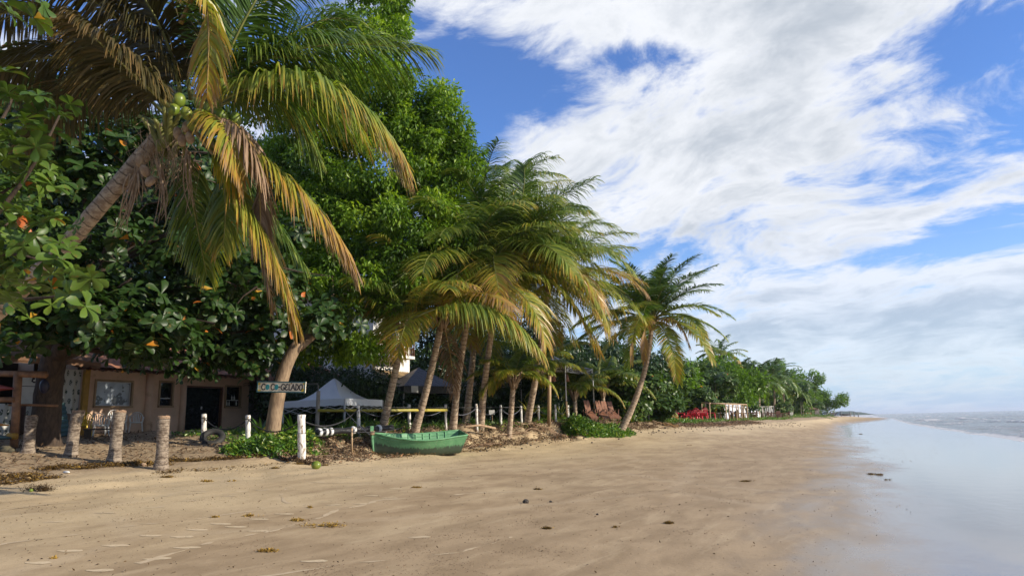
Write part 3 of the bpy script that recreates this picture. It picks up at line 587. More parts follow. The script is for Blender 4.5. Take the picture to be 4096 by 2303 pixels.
# ------------------------------------------------------------------ trees
def almond():
    base = at(46, 21.0); root = thing('almond_tree', 'broad sea almond tree with thick dark trunk spreading over the beige house', 'tree', base); o = base
    b = MB(); B = np.zeros(3)
    T1 = ptv(140, 880, 20.8)-o; b.tube(through(B-[0, 0, .3], (B+T1)/2+[-.12, 0, 0], T1, 16), np.concatenate([[.60, .48, .42], np.linspace(.40, .33, 13)]), 16, a=np.linspace(0, 5, 16), jit=.10)
    tg = [ptv(*q)-o for q in ((60, 600, 19), (300, 480, 20), (-150, 500, 21), (520, 560, 22), (420, 380, 24), (160, 260, 22), (640, 700, 21), (30, 420, 24))]
    limbs(b, T1-[0, 0, .2], tg, .24, .04, .3)
    for q in ((420, 935, 21.5), (560, 880, 23), (250, 860, 18), (700, 820, 23), (330, 700, 18), (480, 720, 19), (600, 620, 23)):
        limbs(b, T1+[0, 0, .2], [ptv(*q)-o], .12, .025, .15)
    for i in range(60):
        p = ptv(60+640*RNG.random(), 380+480*RNG.random(), 18+6*RNG.random())-o; d = RNG.normal(size=3)*[1.0, 1.0, .35]; b.tube([p, p+d*.5+RNG.normal(size=3)*.1, p+d], [.035, .022, .008], 5, cap=False)
    b.build('trunk', m_bark, root)
    main = [(ptv(80, 500, 20)-o, (5.0, 5.5, 3.6)), (ptv(420, 640, 21)-o, (4.2, 4.5, 2.6)), (ptv(610, 745, 22.5)-o, (3.2, 3.2, 2.0)), (ptv(-100, 640, 21)-o, (4.0, 4.0, 2.5)), (ptv(330, 380, 23)-o, (4.5, 4.5, 2.6)),
            (ptv(180, 780, 18.5)-o, (2.8, 2.6, 1.0)), (ptv(450, 850, 20)-o, (2.6, 2.6, .75)), (ptv(705, 800, 23)-o, (2.0, 2.2, .8)), (ptv(320, 820, 18.5)-o, (1.6, 1.6, .9)), (ptv(300, 872, 20.5)-o, (1.8, 1.5, .6)), (ptv(480, 895, 22)-o, (1.8, 1.8, .55)), (ptv(575, 900, 23)-o, (1.2, 1.3, .5))]
    crown_rosette(main, 3900, .33, 360, .5, 1.0, m_almond, root, per=7, vlo=.0, vhi=.36, odd=.008)  # only dark leaf tones: shade over this crown is put into the colour
almond()
def near_almond():
    base = at(-175, 9.0); root = thing('almond_tree', 'near sea almond branches with big glossy leaf rosettes at the left edge', 'tree', base); o = base
    b = MB(); T1 = np.array([.2, .2, 3.0]); b.tube(through([0, 0, -.2], [.1, .1, 1.4], T1, 10), np.linspace(.28, .2, 10), 12, a=np.linspace(0, 3, 10), jit=.1)
    ros = [(20, 235), (95, 240), (150, 290), (175, 262), (60, 300), (10, 180), (120, 330), (15, 400), (75, 430), (125, 430), (40, 470), (95, 490), (135, 470), (10, 530), (60, 540), (125, 545), (190, 565), (25, 600), (85, 590),
           (150, 610), (200, 690), (40, 660), (110, 655), (10, 700), (70, 720), (130, 690), (175, 740), (215, 770), (230, 700), (30, 760), (60, 620), (90, 370), (30, 350), (110, 10), (85, 45), (20, 30), (150, 650), (5, 640), (75, 800), (130, 765), (-30, 500), (-40, 620), (-30, 300), (-40, 400), (105, 560)]
    ex = np.array([ptv(x, y, 8.6+1.6*RNG.random())-o for x, y in ros]); ex2 = np.array([ptv(x-25+RNG.normal()*25, y+RNG.normal()*22, 9.6+1.8*RNG.random())-o for x, y in ros if y > 100])
    for q in ((30, 250, 10), (60, 450, 9.8), (90, 650, 9.6), (20, 560, 10), (170, 740, 9.2), (150, 290, 9.4), (-60, 350, 10)): limbs(b, T1, [ptv(*q)-o], .07, .012, .1)
    b.build('trunk', m_bark, root)
    main = [(ptv(-150, 500, 10)-o, (1.0, 1.2, 2.0))]
    crown_rosette(main, 120, .235, 25, .4, .6, m_almond, root, per=8, vlo=.25, vhi=.86, odd=.015, extra=np.concatenate([ex, ex2]))
near_almond()
def dense_tree():
    base = at(272, 22.0); root = thing('broadleaf_tree', 'tall dense bright green tree rising behind the lettered sign', 'tree', base); o = base
    b = MB(); f1 = ptv(752, 862, 22.5)-o
    b.tube(through([0, 0, -.4], ptv(705, 970, 22.2)-o, f1, 14), np.concatenate([[.30, .26], np.linspace(.235, .18, 12)]), 14, a=np.linspace(0, 4, 14), jit=.08)
    for q in ((835, 690, 25.5, .13), (1000, 680, 27.5, .10)): limbs(b, f1-[0, 0, .15], [ptv(*q[:3])-o], q[3], .03, .2, 12)
    b.build('trunk', m_barkp, root)
    V = lambda x, y, d, r: (ptv(x, y, d)-o, r)
    main = [V(905, 60, 29, (2.0, 2.2, 2.3)), V(960, 20, 29, (1.4, 1.5, 1.6)), V(1015, 100, 28.5, (.8, 1, .75)), V(950, 260, 28, (2.3, 2.4, 1.9)), V(1040, 270, 28, (1.6, 1.6, 1.3)), V(1085, 350, 28, (1.5, 1.6, 1.3)), V(940, 420, 28, (2.7, 2.7, 1.9)),
            V(1095, 425, 28, (1.6, 1.8, 1.0)), V(1000, 560, 27, (2.4, 2.5, 1.9)), V(1080, 560, 26.5, (1.1, 1.2, 1.0)), V(1040, 660, 26.5, (1.7, 1.8, 1.3)), V(920, 700, 26, (2.1, 2.2, 1.4)), V(860, 560, 28, (2.2, 2.4, 2.0)), V(1010, 740, 26, (1.3, 1.3, .8)),
            V(870, 800, 25.5, (1.6, 1.6, 1.2)), V(900, 880, 25, (.9, 1, .6)), V(820, 860, 26, (1.2, 1.3, .9)), V(800, 400, 28, (1.8, 2, 2)), V(830, 250, 29, (1.5, 1.6, 1.6)), V(650, 330, 31, (1.5, 1.6, 1.6)), V(720, 230, 31, (1.3, 1.4, 1.4)), V(1140, 425, 28, (1.15, 1.3, .9)), V(1105, 330, 28, (1.1, 1.2, .9)), V(1130, 610, 26.5, (.8, .9, .7)), V(790, 560, 26.5, (1.6, 1.6, 1.8)), V(760, 700, 26.5, (1.4, 1.5, 1.4))]
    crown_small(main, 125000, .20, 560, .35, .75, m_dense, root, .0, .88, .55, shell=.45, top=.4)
dense_tree()
def simple_tree(name, label, base, blobs, n, size, ncl, rmin, rmax, mat, group=None, cat='tree', tr=.18, droop=.4, vlo=.05, vhi=.8, ros=False, per=6, h=None, bark=None):
    root = thing(name, label, cat, base, group=group); b = MB(); o = np.asarray(base)
    cs = [np.asarray(c) for c, r in blobs]; fk = np.array([0, 0, max(.6, min(c[2] for c in cs)*.55)])
    b.tube(through([0, 0, -.2], fk/2+[.06, .05, 0], fk, 8), np.linspace(tr*1.25, tr*.8, 8), 9, a=np.linspace(0, 2, 8), jit=.1); limbs(b, fk-[0, 0, .1], cs[:7], tr*.6, .02, .1)
    b.build('trunk', bark or m_bark, root)
    if ros: crown_rosette(blobs, n, size, ncl, rmin, rmax, mat, root, tmpl=OBO2, per=per, vlo=vlo, vhi=vhi, odd=.003)
    else: crown_small(blobs, n, size, ncl, rmin, rmax, mat, root, vlo, vhi, droop)
    return root
# trees behind the houses
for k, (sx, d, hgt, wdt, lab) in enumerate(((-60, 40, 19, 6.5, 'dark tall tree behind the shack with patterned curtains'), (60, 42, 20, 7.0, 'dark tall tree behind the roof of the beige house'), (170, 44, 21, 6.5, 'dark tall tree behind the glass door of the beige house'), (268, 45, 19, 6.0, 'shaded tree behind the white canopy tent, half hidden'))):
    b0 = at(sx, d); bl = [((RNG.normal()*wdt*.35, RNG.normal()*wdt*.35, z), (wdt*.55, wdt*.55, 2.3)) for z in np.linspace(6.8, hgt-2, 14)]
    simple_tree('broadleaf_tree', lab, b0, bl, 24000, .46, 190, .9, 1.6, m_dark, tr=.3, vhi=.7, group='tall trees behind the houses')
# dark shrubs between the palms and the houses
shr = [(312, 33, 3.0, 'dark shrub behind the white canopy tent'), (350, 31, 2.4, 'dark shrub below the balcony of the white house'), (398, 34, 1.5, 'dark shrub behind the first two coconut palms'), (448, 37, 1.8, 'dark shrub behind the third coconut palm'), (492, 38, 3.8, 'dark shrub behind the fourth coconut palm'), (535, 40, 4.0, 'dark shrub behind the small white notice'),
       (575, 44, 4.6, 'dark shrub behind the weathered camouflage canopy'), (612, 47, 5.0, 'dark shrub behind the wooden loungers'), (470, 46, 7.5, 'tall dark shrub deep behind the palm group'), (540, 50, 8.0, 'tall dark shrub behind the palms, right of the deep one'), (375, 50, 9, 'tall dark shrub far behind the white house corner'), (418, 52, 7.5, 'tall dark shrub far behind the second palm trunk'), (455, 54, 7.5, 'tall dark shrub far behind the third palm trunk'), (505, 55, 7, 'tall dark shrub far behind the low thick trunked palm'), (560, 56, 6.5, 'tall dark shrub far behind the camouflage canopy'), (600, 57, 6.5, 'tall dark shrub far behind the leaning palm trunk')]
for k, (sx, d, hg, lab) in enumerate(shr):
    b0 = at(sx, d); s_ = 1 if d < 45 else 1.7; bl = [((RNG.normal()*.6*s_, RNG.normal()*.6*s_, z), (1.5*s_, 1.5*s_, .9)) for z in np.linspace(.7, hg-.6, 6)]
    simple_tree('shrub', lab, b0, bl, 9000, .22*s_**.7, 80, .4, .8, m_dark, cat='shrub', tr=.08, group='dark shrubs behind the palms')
# sea almond hedge running down the beach
hed = [(1592, 962, 44, 2.4, 1.7, 900), (1578, 940, 42, 1.2, 1.0, 420), (1625, 985, 49, 1.9, 1.2, 550), (1690, 965, 45, 2.6, 1.9, 900), (1660, 945, 50, 3.2, 1.7, 700), (1745, 965, 52, 2.8, 2.1, 800), (1735, 943, 58, 3.4, 1.8, 650), (1800, 968, 62, 3.5, 2.6, 800), (1850, 955, 72, 4.2, 3.0, 800),
       (1890, 970, 84, 4.5, 3.2, 700), (1928, 975, 96, 4.5, 3.3, 650), (1962, 985, 108, 4.5, 3.6, 600), (1995, 990, 122, 4.6, 4.0, 600), (2022, 1000, 138, 4.6, 4.2, 550), (2026, 1010, 150, 2.6, 3.0, 500)]
where = ['right behind the leaning palm', 'dark one above the wooden loungers', 'behind the box on legs', 'behind the stacked red chairs', 'high crown left of the red chairs', 'at the near end of the pole frame', 'high crown above the pole frame', 'behind the white drapes', 'behind the wooden tables', 'behind the row of white posts', 'left of the flagpole', 'right beside the flagpole', 'above the palisade hut', 'beyond the palisade hut', 'last one before the open sea']
for k, (vx, vy, d, rw, rh, n) in enumerate(hed):
    if k >= 3:
        d0 = d
        for d in np.arange(d0*.8, 260, .5):
            p = atv(vx, d)
            if p[0] < np.interp(p[1], YT, XT)-4.0-rw*1.15: break
        rw *= d/d0; rh *= d/d0; n = int(n*1.1)
    b0 = atv(vx, d); top = ptv(vx, vy, d); cz = top[2]-b0[2]
    bl = [((RNG.normal()*rw*.4, RNG.normal()*rw*.4, cz*(.3+.8*RNG.random())), (rw*.6, rw*.6, rh*.42)) for _ in range(9)]+[((0, 0, cz), (rw*.8, rw*.8, rh*.6))]
    sc = .25+.0014*d
    simple_tree('almond_tree', 'low sea almond tree, '+where[k], b0, bl, int(n*3.0), sc, 80, rw*.16, rw*.3, m_almond, ros=True, per=6, tr=.13, vlo=.15, vhi=.88, group='sea almond trees along the beach')
for sx, d, hg, lab in ((640, 62, 5.5, 'tall dark tree deep behind the leaning palm'), (700, 78, 6.2, 'tall dark tree deep behind the red chairs'), (745, 105, 8.2, 'tall dark tree deep behind the white drapes'), (785, 135, 10, 'tall tree deep behind the white posts'), (798, 165, 10, 'tall round tree at the far end of the beach'), (808, 176, 6.8, 'tree with a branch stretching over the sea, far end')):
    b0 = at(sx, d); bl = [((RNG.normal()*2.2, RNG.normal()*2.2, z), (3, 3, 1.6)) for z in np.linspace(2.2, hg-1.4, 6)]
    if 'branch' in lab: bl += [((q*math.cos(YAW), q*math.sin(YAW), 5.1+.1*q), (1.1, 1.1, .35)) for q in (2, 3.5, 5, 6.3)]
    simple_tree('broadleaf_tree', lab, b0, bl, 9000, .55, 80, .8, 1.5, m_dense, tr=.22, vhi=.6, group='tall trees at the back of the beach')
# ------------------------------------------------------------------ coconut palms, middle
def rel(p, o): return np.asarray(p)-o
G1 = 'coconut palms in the leaning group'
def ex_nuts(root, org, Tp):
    for (vx, vy) in ((1027, 828), (1030, 843), (1043, 838), (1045, 850), (1036, 856), (1022, 836), (1050, 832), (1038, 826), (1030, 862)):
        MB().ball(ptv(vx, vy, 24.2)-org, (.12, .12, .145), 12, 8, rotx(RNG.normal()*.3), jit=.03).build('coconut', m_nut, root)
def FR(vps, leaf, v, ty, hang=.6, n=85, rm=None, w=.055, lab=None):
    def f(root, org, Tp):
        C = through(*[ptv(*q) for q in vps], 16); frond(C-org, leaf, m_palm, root, v, ty, n, w, hang=hang, rr=.04, rmat=rm, label=lab, wind=(-.05, 0, 0))
    return f
P_ = lambda vx, vy, d: ptv(vx, vy, d)
wnd = (-.08, .0, 0)
palm('coconut palm at the left of the leaning group, bunch of green coconuts', atv(957, 26.3), P_(1020, 815, 25.6), (.0, 0, -.1), 3.6, 9, .17, .12, 51, G1, elmin=.7, droop=1.1, sweep=.5, leaf=1.4, v0=.2, dead=0, extra=(ex_nuts,
     FR([(1040, 800, 24.3), (1215, 770, 24.0), (1362, 885, 23.6)], 1.75, .42, .3, .95, 150, lab='broad low yellow green frond sweeping right'),), wind=wnd)
palm('second coconut palm from the left of the group, dry sheaths under its crown', atv(1039, 27.6), P_(1112, 800, 27.0), (.08, 0, -.1), 4.4, 18, .18, .12, 12, G1, elmin=.1, droop=1.15, sweep=.6, hang=.45, leaf=1.4, tipy=.26, v0=.24, wind=wnd, extra=(FR([(1100, 820, 25.8), (1190, 750, 25.4), (1330, 840, 25)], 1.3, .42, .3, .8, 85),))
palm('third coconut palm with slim ringed trunk behind the boat stern', atv(1137, 29.6), P_(1195, 700, 28.2), (-.1, 0, 0), 5.2, 28, .17, .115, 13, G1, elmin=-.15, droop=1.1, sweep=.6, hang=.45, leaf=1.4, tipy=.26, v0=.246, dead=0, wind=wnd, extra=(
     FR([(1210, 690, 27), (1120, 560, 27.3), (1085, 430, 28)], 1.1, .2, .1, .3, 80), FR([(1210, 690, 27), (1340, 590, 26.6), (1440, 700, 26.2)], 1.25, .35, .25, .6, 90)))
palm('fourth coconut palm with the straightest pale trunk of the group', atv(1207, 31.2), P_(1268, 660, 29.2), (-.12, 0, 0), 5.5, 34, .17, .115, 14, G1, elmin=-.2, droop=1.1, sweep=.6, hang=.42, leaf=1.4, tipy=.24, v0=.21, dead=0, wind=wnd, extra=(
     FR([(1268, 650, 27.8), (1310, 520, 27.6), (1318, 415, 27.4)], 1.15, .2, .1, .25, 85), FR([(1268, 650, 27.8), (1360, 540, 27.5), (1472, 520, 27.2)], 1.15, .25, .1, .4, 90), FR([(1268, 650, 27.8), (1400, 620, 27.3), (1525, 690, 27)], 1.15, .4, .25, .6, 90), FR([(1268, 650, 27.8), (1420, 700, 27), (1530, 840, 26.6)], 1.1, .55, .3, .8, 85, m_rachis_o)))
palm('coconut palm behind the group, crown furthest to the right', atv(1325, 34), P_(1380, 705, 32.0), (.1, 0, 0), 4.5, 30, .17, .12, 15, G1, elmin=-.25, droop=1.1, sweep=.6, hang=.45, leaf=1.4, tipy=.26, v0=.24, dead=0, wind=wnd, ochre=.4, extra=(FR([(1400, 715, 32), (1470, 690, 31.6), (1555, 810, 31.4)], 1.15, .45, .3, .8, 80), FR([(1400, 730, 31), (1450, 780, 30.2), (1510, 890, 30)], 1.15, .6, .3, .8, 80, m_rachis_o)))
palm('coconut palm of the group half hidden behind the bright green tree', atv(1170, 32), P_(1215, 560, 33.0), (.1, 0, 0), 5.2, 26, .17, .12, 25, G1, elmin=-.2, droop=1.1, sweep=.5, leaf=1.3, v0=.16, dead=0, wind=wnd)
palm('short young coconut palm below the palm group with grey trunk', atv(1278, 31.5), P_(1292, 950, 31.5), (.03, 0, 0), 2.3, 13, .14, .11, 16, None, elmin=.1, leaf=1.3, v0=.22, droop=1.3, ochre=.0, dead=0, wind=wnd)
palm('low coconut palm with thick short trunk behind the rope fence', atv(1322, 34.5), P_(1352, 930, 34.5), (.05, 0, 0), 2.8, 14, .19, .14, 17, None, elmin=.15, leaf=1.2, v0=.22, droop=1.3, ochre=0, dead=0, wind=wnd)
palm('young trunkless coconut palm beside the camouflage canopy', atv(1448, 37), atv(1448, 37, 1.5), (0, 0, 0), 2.7, 12, .12, .1, 18, None, elmin=.35, leaf=1.2, v0=.15, droop=1.3, dead=0, ochre=0)
palm('young coconut palm with upright fronds behind the wooden loungers', atv(1520, 41), atv(1520, 41, 1.9), (0, 0, 0), 3.0, 12, .12, .1, 19, None, elmin=.4, leaf=1.2, v0=.12, droop=1.3, dead=0, ochre=0)
def ex_or(root, org, Tp):
    for q, v in (([(1640, 825, 34.9), (1605, 800, 34.2), (1590, 910, 33.8)], .85), ([(1645, 830, 34.9), (1692, 800, 34.2), (1735, 872, 33.8)], .86), ([(1640, 830, 34.6), (1625, 805, 34), (1622, 905, 33.8)], .9)):
        frond(through(*[ptv(*x) for x in q], 12)-org, .75, m_palm, root, v, .05, 60, .05, hang=1.1, rmat=m_rachis_o, rr=.03, label='orange withered frond')
b7 = atv(1548, 35.5)
palm('lone coconut palm with curved leaning trunk and orange dying fronds', b7, P_(1640, 805, 36.0), (.35, .1, -.2), 4.3, 44, .21, .11, 20, None, elmin=-.2, elmax=1.5, hang=.3, leaf=.95, v0=.06, tipy=.2, droop=1.05, extra=(ex_or,), dead=0, ochre=.15, wind=(-.04, 0, 0))
palm('distant tall coconut palm sticking out above the almond trees', atv(1806, 88), P_(1812, 897, 88), (0, 0, 0), 3.7, 22, .2, .15, 21, None, leaf=1.1, v0=.2, npair=40, w=.1, seg=2, dead=1)
G2 = 'distant coconut palms among the almond trees'
for vx, vy, d, L, sd, lb in ((1812, 935, 80, 3.4, 31, 'distant small palm just below the tall one'), (1867, 935, 88, 3.8, 32, 'distant palm above the white drapes'), (1905, 958, 84, 4.6, 33, 'distant full palm above the wooden tables'), (1944, 940, 100, 4.6, 34, 'distant palm with tallest fronds above the white posts'), (1968, 965, 102, 4.6, 35, 'distant palm with pale drooping fronds left of the flagpole'), (1990, 985, 118, 4.4, 36, 'distant low palm by the flagpole')):
    for d in np.arange(d, 200, 1.0):
        if atv(vx, d)[0] < np.interp(atv(vx, d)[1], YT, XT)-5.5: break
    palm(lb, atv(vx, d), P_(vx, vy+6, d), (.2, 0, 0), L*.95, 22, .18, .14, sd, G2, leaf=1.0, hang=.3, elmin=-.1, v0=.08, ochre=.0, tipy=.1, npair=36, w=.11, seg=2, dead=0)
palm('small bushy palm between the box on legs and the red chairs', atv(1666, 48), atv(1666, 48, .5), (0, 0, 0), 1.5, 12, .1, .1, 41, None, elmin=.05, leaf=1.1, v0=.35, dead=0, droop=1.4, npair=50)
# ------------------------------------------------------------------ houses
def onx(vx, vy, X):      # where the sight line meets the vertical plane x = X
    d = ptv(vx, vy, 1)-EYE; t = (X-EYE[0])/d[0]; p = EYE+d*t; return p[1], p[2]
m_plaster = surf('ochre_plaster', (0.64, 0.43, 0.30), (0.55, 0.37, 0.255), 2.2, 0.85, 0.35, 0.02, c3=(0.33, 0.20, 0.12), s3=1.2, t3=(0.58, 0.75))
m_trim = surf('plaster_trim', (0.36, 0.24, 0.14), (0.28, 0.18, 0.10), 4, 0.8, 0.3)
m_tile = surf('clay_tile', (0.36, 0.15, 0.08), (0.20, 0.085, 0.05), 3, 0.85, 0.5, c3=(0.10, 0.08, 0.06), s3=4, t3=(0.5, 0.7))
m_thatch = surf('old_thatch', (0.24, 0.13, 0.07), (0.11, 0.06, 0.035), 9, 0.9, 0.8, 0.03, (1, .15, 1))
m_glass = surf('dark_glass', (0.012, 0.014, 0.016), (0.010, 0.012, 0.014), 2, 0.02, 0.02, spec=0.9)
m_sheet = surf('pale_sheet', (0.45, 0.50, 0.56), (0.36, 0.40, 0.46), 3, 0.18, 0.15, c3=(0.10, 0.11, 0.12), s3=2.6, t3=(0.54, 0.56))  # dark patches paint a tree's reflection and shadow onto the sheet
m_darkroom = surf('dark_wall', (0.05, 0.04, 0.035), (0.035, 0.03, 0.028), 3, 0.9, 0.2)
m_whitewall = surf('white_wall', (0.72, 0.70, 0.66), (0.62, 0.60, 0.57), 1.5, 0.85, 0.2)
m_greywall = surf('grey_wall', (0.20, 0.20, 0.21), (0.15, 0.15, 0.155), 2, 0.85, 0.3)
m_yellow = surf('yellow_paint', (0.42, 0.23, 0.03), (0.32, 0.17, 0.025), 6, 0.6, 0.3)
m_brownframe = surf('brown_frame', (0.16, 0.06, 0.03), (0.10, 0.04, 0.02), 6, 0.5, 0.2)
def wallgrid(mb, X0, X1, ys, zs, opens):
    """wall between X0 and X1 with rectangular openings, built of butting blocks"""
    ycut = sorted(set([ys[0], ys[1]]+[v for o in opens for v in o[:2]])); zcut = sorted(set([zs[0], zs[1]]+[v for o in opens for v in o[2:]]))
    for a, b in zip(ycut[:-1], ycut[1:]):
        run = None
        for c, d in zip(zcut[:-1], zcut[1:]):
            hole = any(a >= o[0]-1e-6 and b <= o[1]+1e-6 and c >= o[2]-1e-6 and d <= o[3]+1e-6 for o in opens)
            if hole:
                if run: mb.box(((X0+X1)/2, (a+b)/2, (run[0]+run[1])/2), (X1-X0, b-a, run[1]-run[0])); run = None
            else: run = (run[0], d) if run else (c, d)
        if run: mb.box(((X0+X1)/2, (a+b)/2, (run[0]+run[1])/2), (X1-X0, b-a, run[1]-run[0]))
XF = -26.0
def rect(v0, w0, v1, w1): y0, za = onx(v0, w0, XF); y1, zb = onx(v1, w1, XF); yy, z2 = onx(v0, w1, XF); return (min(y0, y1), max(y0, y1), min(z2, zb), max(za, zb)-0.0)
yl = onx(205, 1000, XF)[0]; yr = onx(626, 1000, XF)[0]; z0 = 1.52; zt_ = 4.05
W1 = rect(243, 957, 327, 1019); W2 = rect(404, 960, 430, 1019); W3 = rect(569, 971, 601, 1021); DR = rect(466, 968, 556, 1079); DR = (DR[0], DR[1], z0+.10, DR[3])
def house():
    b0 = np.array([XF-4, (yl+yr)/2, z0]); root = thing('beige_house', 'low beige plastered beach house with clay tile roof and dark glass door', 'house', b0); O = b0
    b = MB(); wallgrid(b, XF-.22, XF, (yl, yr), (z0-.4, zt_), [W1, W2, W3, DR])
    b.box((XF-8.1, (yl+yr)/2, (z0+zt_)/2), (.2, yr-yl, zt_-z0)); b.box((XF-4.11, yl+.1, (z0+zt_)/2-.1), (7.78, .2, zt_-z0+.2)); b.box((XF-4.11, yr-.1, (z0+zt_)/2-.1), (7.78, .2, zt_-z0+.2))
    b.build('wall', m_plaster, root, smooth=False, origin=None).location = [0, 0, 0]
    ch = []
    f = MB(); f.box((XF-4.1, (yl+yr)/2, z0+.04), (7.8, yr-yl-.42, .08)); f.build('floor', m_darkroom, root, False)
    pw = MB(); pw.box((XF+.9, (onx(430, 1070, XF)[0]+yr)/2, z0-.12), (1.8, yr-onx(430, 1070, XF)[0], .30)); pw.build('doorstep', m_trim, root, False)
    for v in (371, 458):
        y = onx(v, 1000, XF)[0]; p = MB(); p.tube([(XF+.04, y, z0-.3), (XF+.05, y+.02, 2.8), (XF+.04, y, zt_-.02)], [.15, .13, .13], 12, jit=.08); p.build('pilaster', m_plaster, root)
    p = MB(); p.box((XF+.06, yl+.08, (z0+zt_)/2), (.14, .2, zt_-z0)); p.build('yellow_post', m_yellow, root, False)
    for i, (w, pm) in enumerate(((W1, m_sheet), (W2, m_glass), (W3, m_glass))):
        f = MB(); t = .07
        f.box((XF+.01, (w[0]+w[1])/2, w[3]+t/2), (.08, w[1]-w[0]+2*t, t)); f.box((XF+.03, (w[0]+w[1])/2, w[2]-t/2), (.14, w[1]-w[0]+2*t, t))
        for yy in (w[0]-t/2, w[1]+t/2): f.box((XF+.012, yy, (w[2]+w[3])/2), (.08, t, w[3]-w[2]))
        fo = f.build('window', m_trim, root, False)
        n_ = 2 if i == 0 else 1
        for k in range(n_):
            a = w[0]+(w[1]-w[0])*k/n_; c = w[0]+(w[1]-w[0])*(k+1)/n_; g = MB(); g.box((XF-.08-.012*k, (a+c)/2, (w[2]+w[3])/2), (.02, c-a-.012, w[3]-w[2]-.01)); g.build('pane', pm, fo, False, label='pale papered window pane' if i == 0 else None)
        al = MB()
        for yy in (w[0]+.02, w[1]-.02): al.box((XF-.05, yy, (w[2]+w[3])/2), (.03, .035, w[3]-w[2]))
        al.box((XF-.05, (w[0]+w[1])/2, w[3]-.02), (.032, w[1]-w[0]-.075, .035)); al.box((XF-.05, (w[0]+w[1])/2, w[2]+.02), (.032, w[1]-w[0]-.075, .035))
        al.build('frame', m_metal if i == 0 else m_darkwood, fo, False)
        if i: s = MB(); s.box((XF-.045, (w[0]+w[1])/2, w[2]+(w[3]-w[2])*.32), (.05, w[1]-w[0]-.08, .03)); s.build('shelf', m_whiteplastic, fo, False)
        if i == 2:
            bt = MB()
            for q in range(5): yy = w[0]+.12+q*(w[1]-w[0]-.24)/4; zq = w[2]+.05 if q not in (2, 3) else w[2]+(w[3]-w[2])*.32+.02; bt.tube([(XF-.05, yy, zq), (XF-.05, yy, zq+.13), (XF-.05, yy, zq+.16), (XF-.05, yy, zq+.22)], [.032, .032, .014, .012], 8)
            bt.build('bottles', m_whiteplastic, fo)
    d = MB(); t = .07; d.box((XF-.05, (DR[0]+DR[1])/2, DR[3]-t/2), (.1, DR[1]-DR[0], t))
    for yy in (DR[0]+t/2, DR[1]-t/2): d.box((XF-.05, yy, (DR[2]+DR[3]-t)/2), (.098, t, DR[3]-t-DR[2]))
    do = d.build('door', m_brownframe, root, False); ym = (DR[0]+DR[1])/2
    for a, c, dx in ((DR[0]+t, ym, 0), (ym, DR[1]-t, .03)): g = MB(); g.box((XF-.09-dx, (a+c)/2, (DR[2]+DR[3]-t)/2), (.02, c-a+.0-.01, DR[3]-t-DR[2]-.01)); g.build('glass_leaf', m_glass, do, False)
    hd = MB(); hd.box((XF-.06, ym-.06, (DR[2]+DR[3])/2), (.03, .06, .12)); hd.build('handle', m_metal, do, False)
    # clay tile roof: corrugated slopes
    ny = 150; ys = np.linspace(yl-.6, yr+.5, ny)
    for sgn, xa, xb in ((1, XF+.75, XF-4), (-1, XF-4, XF-8.8)):
        nx = 34; xs = np.linspace(xa, xb, nx); G = np.zeros((nx, ny, 3)); G[:, :, 0] = xs[:, None]; G[:, :, 1] = ys[None]
        base = 3.93+1.55*(1-abs(xs-(XF-4))/4.75); G[:, :, 2] = base[:, None]+.045*np.abs(np.sin(ys*math.pi/.22))[None]+.03*((np.arange(nx) % 3)/3)[:, None]+.012*RNG.random((nx, ny))
        r = MB(); r.grid(G); G2 = G.copy(); G2[:, :, 2] -= .12; r.grid(G2, flip=True); r.build('roof' if sgn > 0 else 'rear_roof', m_tile, root)
    for yy in (yl+.1, yr-.1):
        ga = MB(); ga.add([(XF-.02, yy-.1, zt_), (XF-8.0, yy-.1, zt_), (XF-4, yy-.1, 5.3), (XF-.02, yy+.1, zt_), (XF-8.0, yy+.1, zt_), (XF-4, yy+.1, 5.3)], [[0, 2, 5, 3], [1, 4, 5, 2], [0, 3, 4, 1]], [[0, 1, 2], [3, 5, 4]])
        ga.build('gable', m_plaster, root, False)
    rf = MB(); nr = 14
    for i in range(nr): yy = yl+.3+(yr-yl-.6)*i/(nr-1); rf.bar((XF+.7, yy, 3.86), (XF-.1, yy, 4.10), .07, .09)
    rf.build('rafter_ends', m_darkwood, root, False)
    for c in root.children_recursive:
        if c.parent == root: c.location = Vector(c.location)-Vector(O)
house()
def worldparts(root):
    """parts were modelled in world coordinates: shift them under their thing"""
    for c in list(root.children): c.location = Vector(c.location)-root.location
# printed cloth of the shack
def cloth_mat():
    m, nt = new_mat('printed_cloth'); uv = nt.n('ShaderNodeTexCoord').outputs['Object']
    sp = nt.n('ShaderNodeSeparateXYZ', {0: uv}); y = nt.m('MULTIPLY', sp.outputs[1], 4.4); z = nt.m('MULTIPLY', sp.outputs[2], 3.0)
    row = nt.m('FLOOR', z); y2 = nt.m('ADD', y, nt.m('MULTIPLY', nt.m('MODULO', row, 2.0), 0.5))
    fy = nt.m('SUBTRACT', nt.m('FRACT', y2), 0.5); fz = nt.m('SUBTRACT', nt.m('FRACT', z), 0.5)
    n = nt.noise(nt.mapping(uv, scale=(0, 1, 1)), 7, 4, 0.6); d = nt.m('SQRT', nt.m('ADD', nt.m('MULTIPLY', fy, nt.m('MULTIPLY', fy, 1.9)), nt.m('MULTIPLY', fz, fz)))
    d = nt.m('ADD', d, nt.m('MULTIPLY', nt.m('SUBTRACT', n, .5), .35)); msk = nt.m('MULTIPLY', nt.m('SUBTRACT', 1.0, nt.sstep(d, .26, .34)), nt.sstep(nt.noise(uv, 22, 3, .6), .42, .5))
    c = nt.mix(msk, (0.55, 0.55, 0.52), (0.04, 0.06, 0.05)); out(nt, nt.n('ShaderNodeBsdfPrincipled', {'Base Color': c, 'Roughness': .85}).outputs[0]); return m
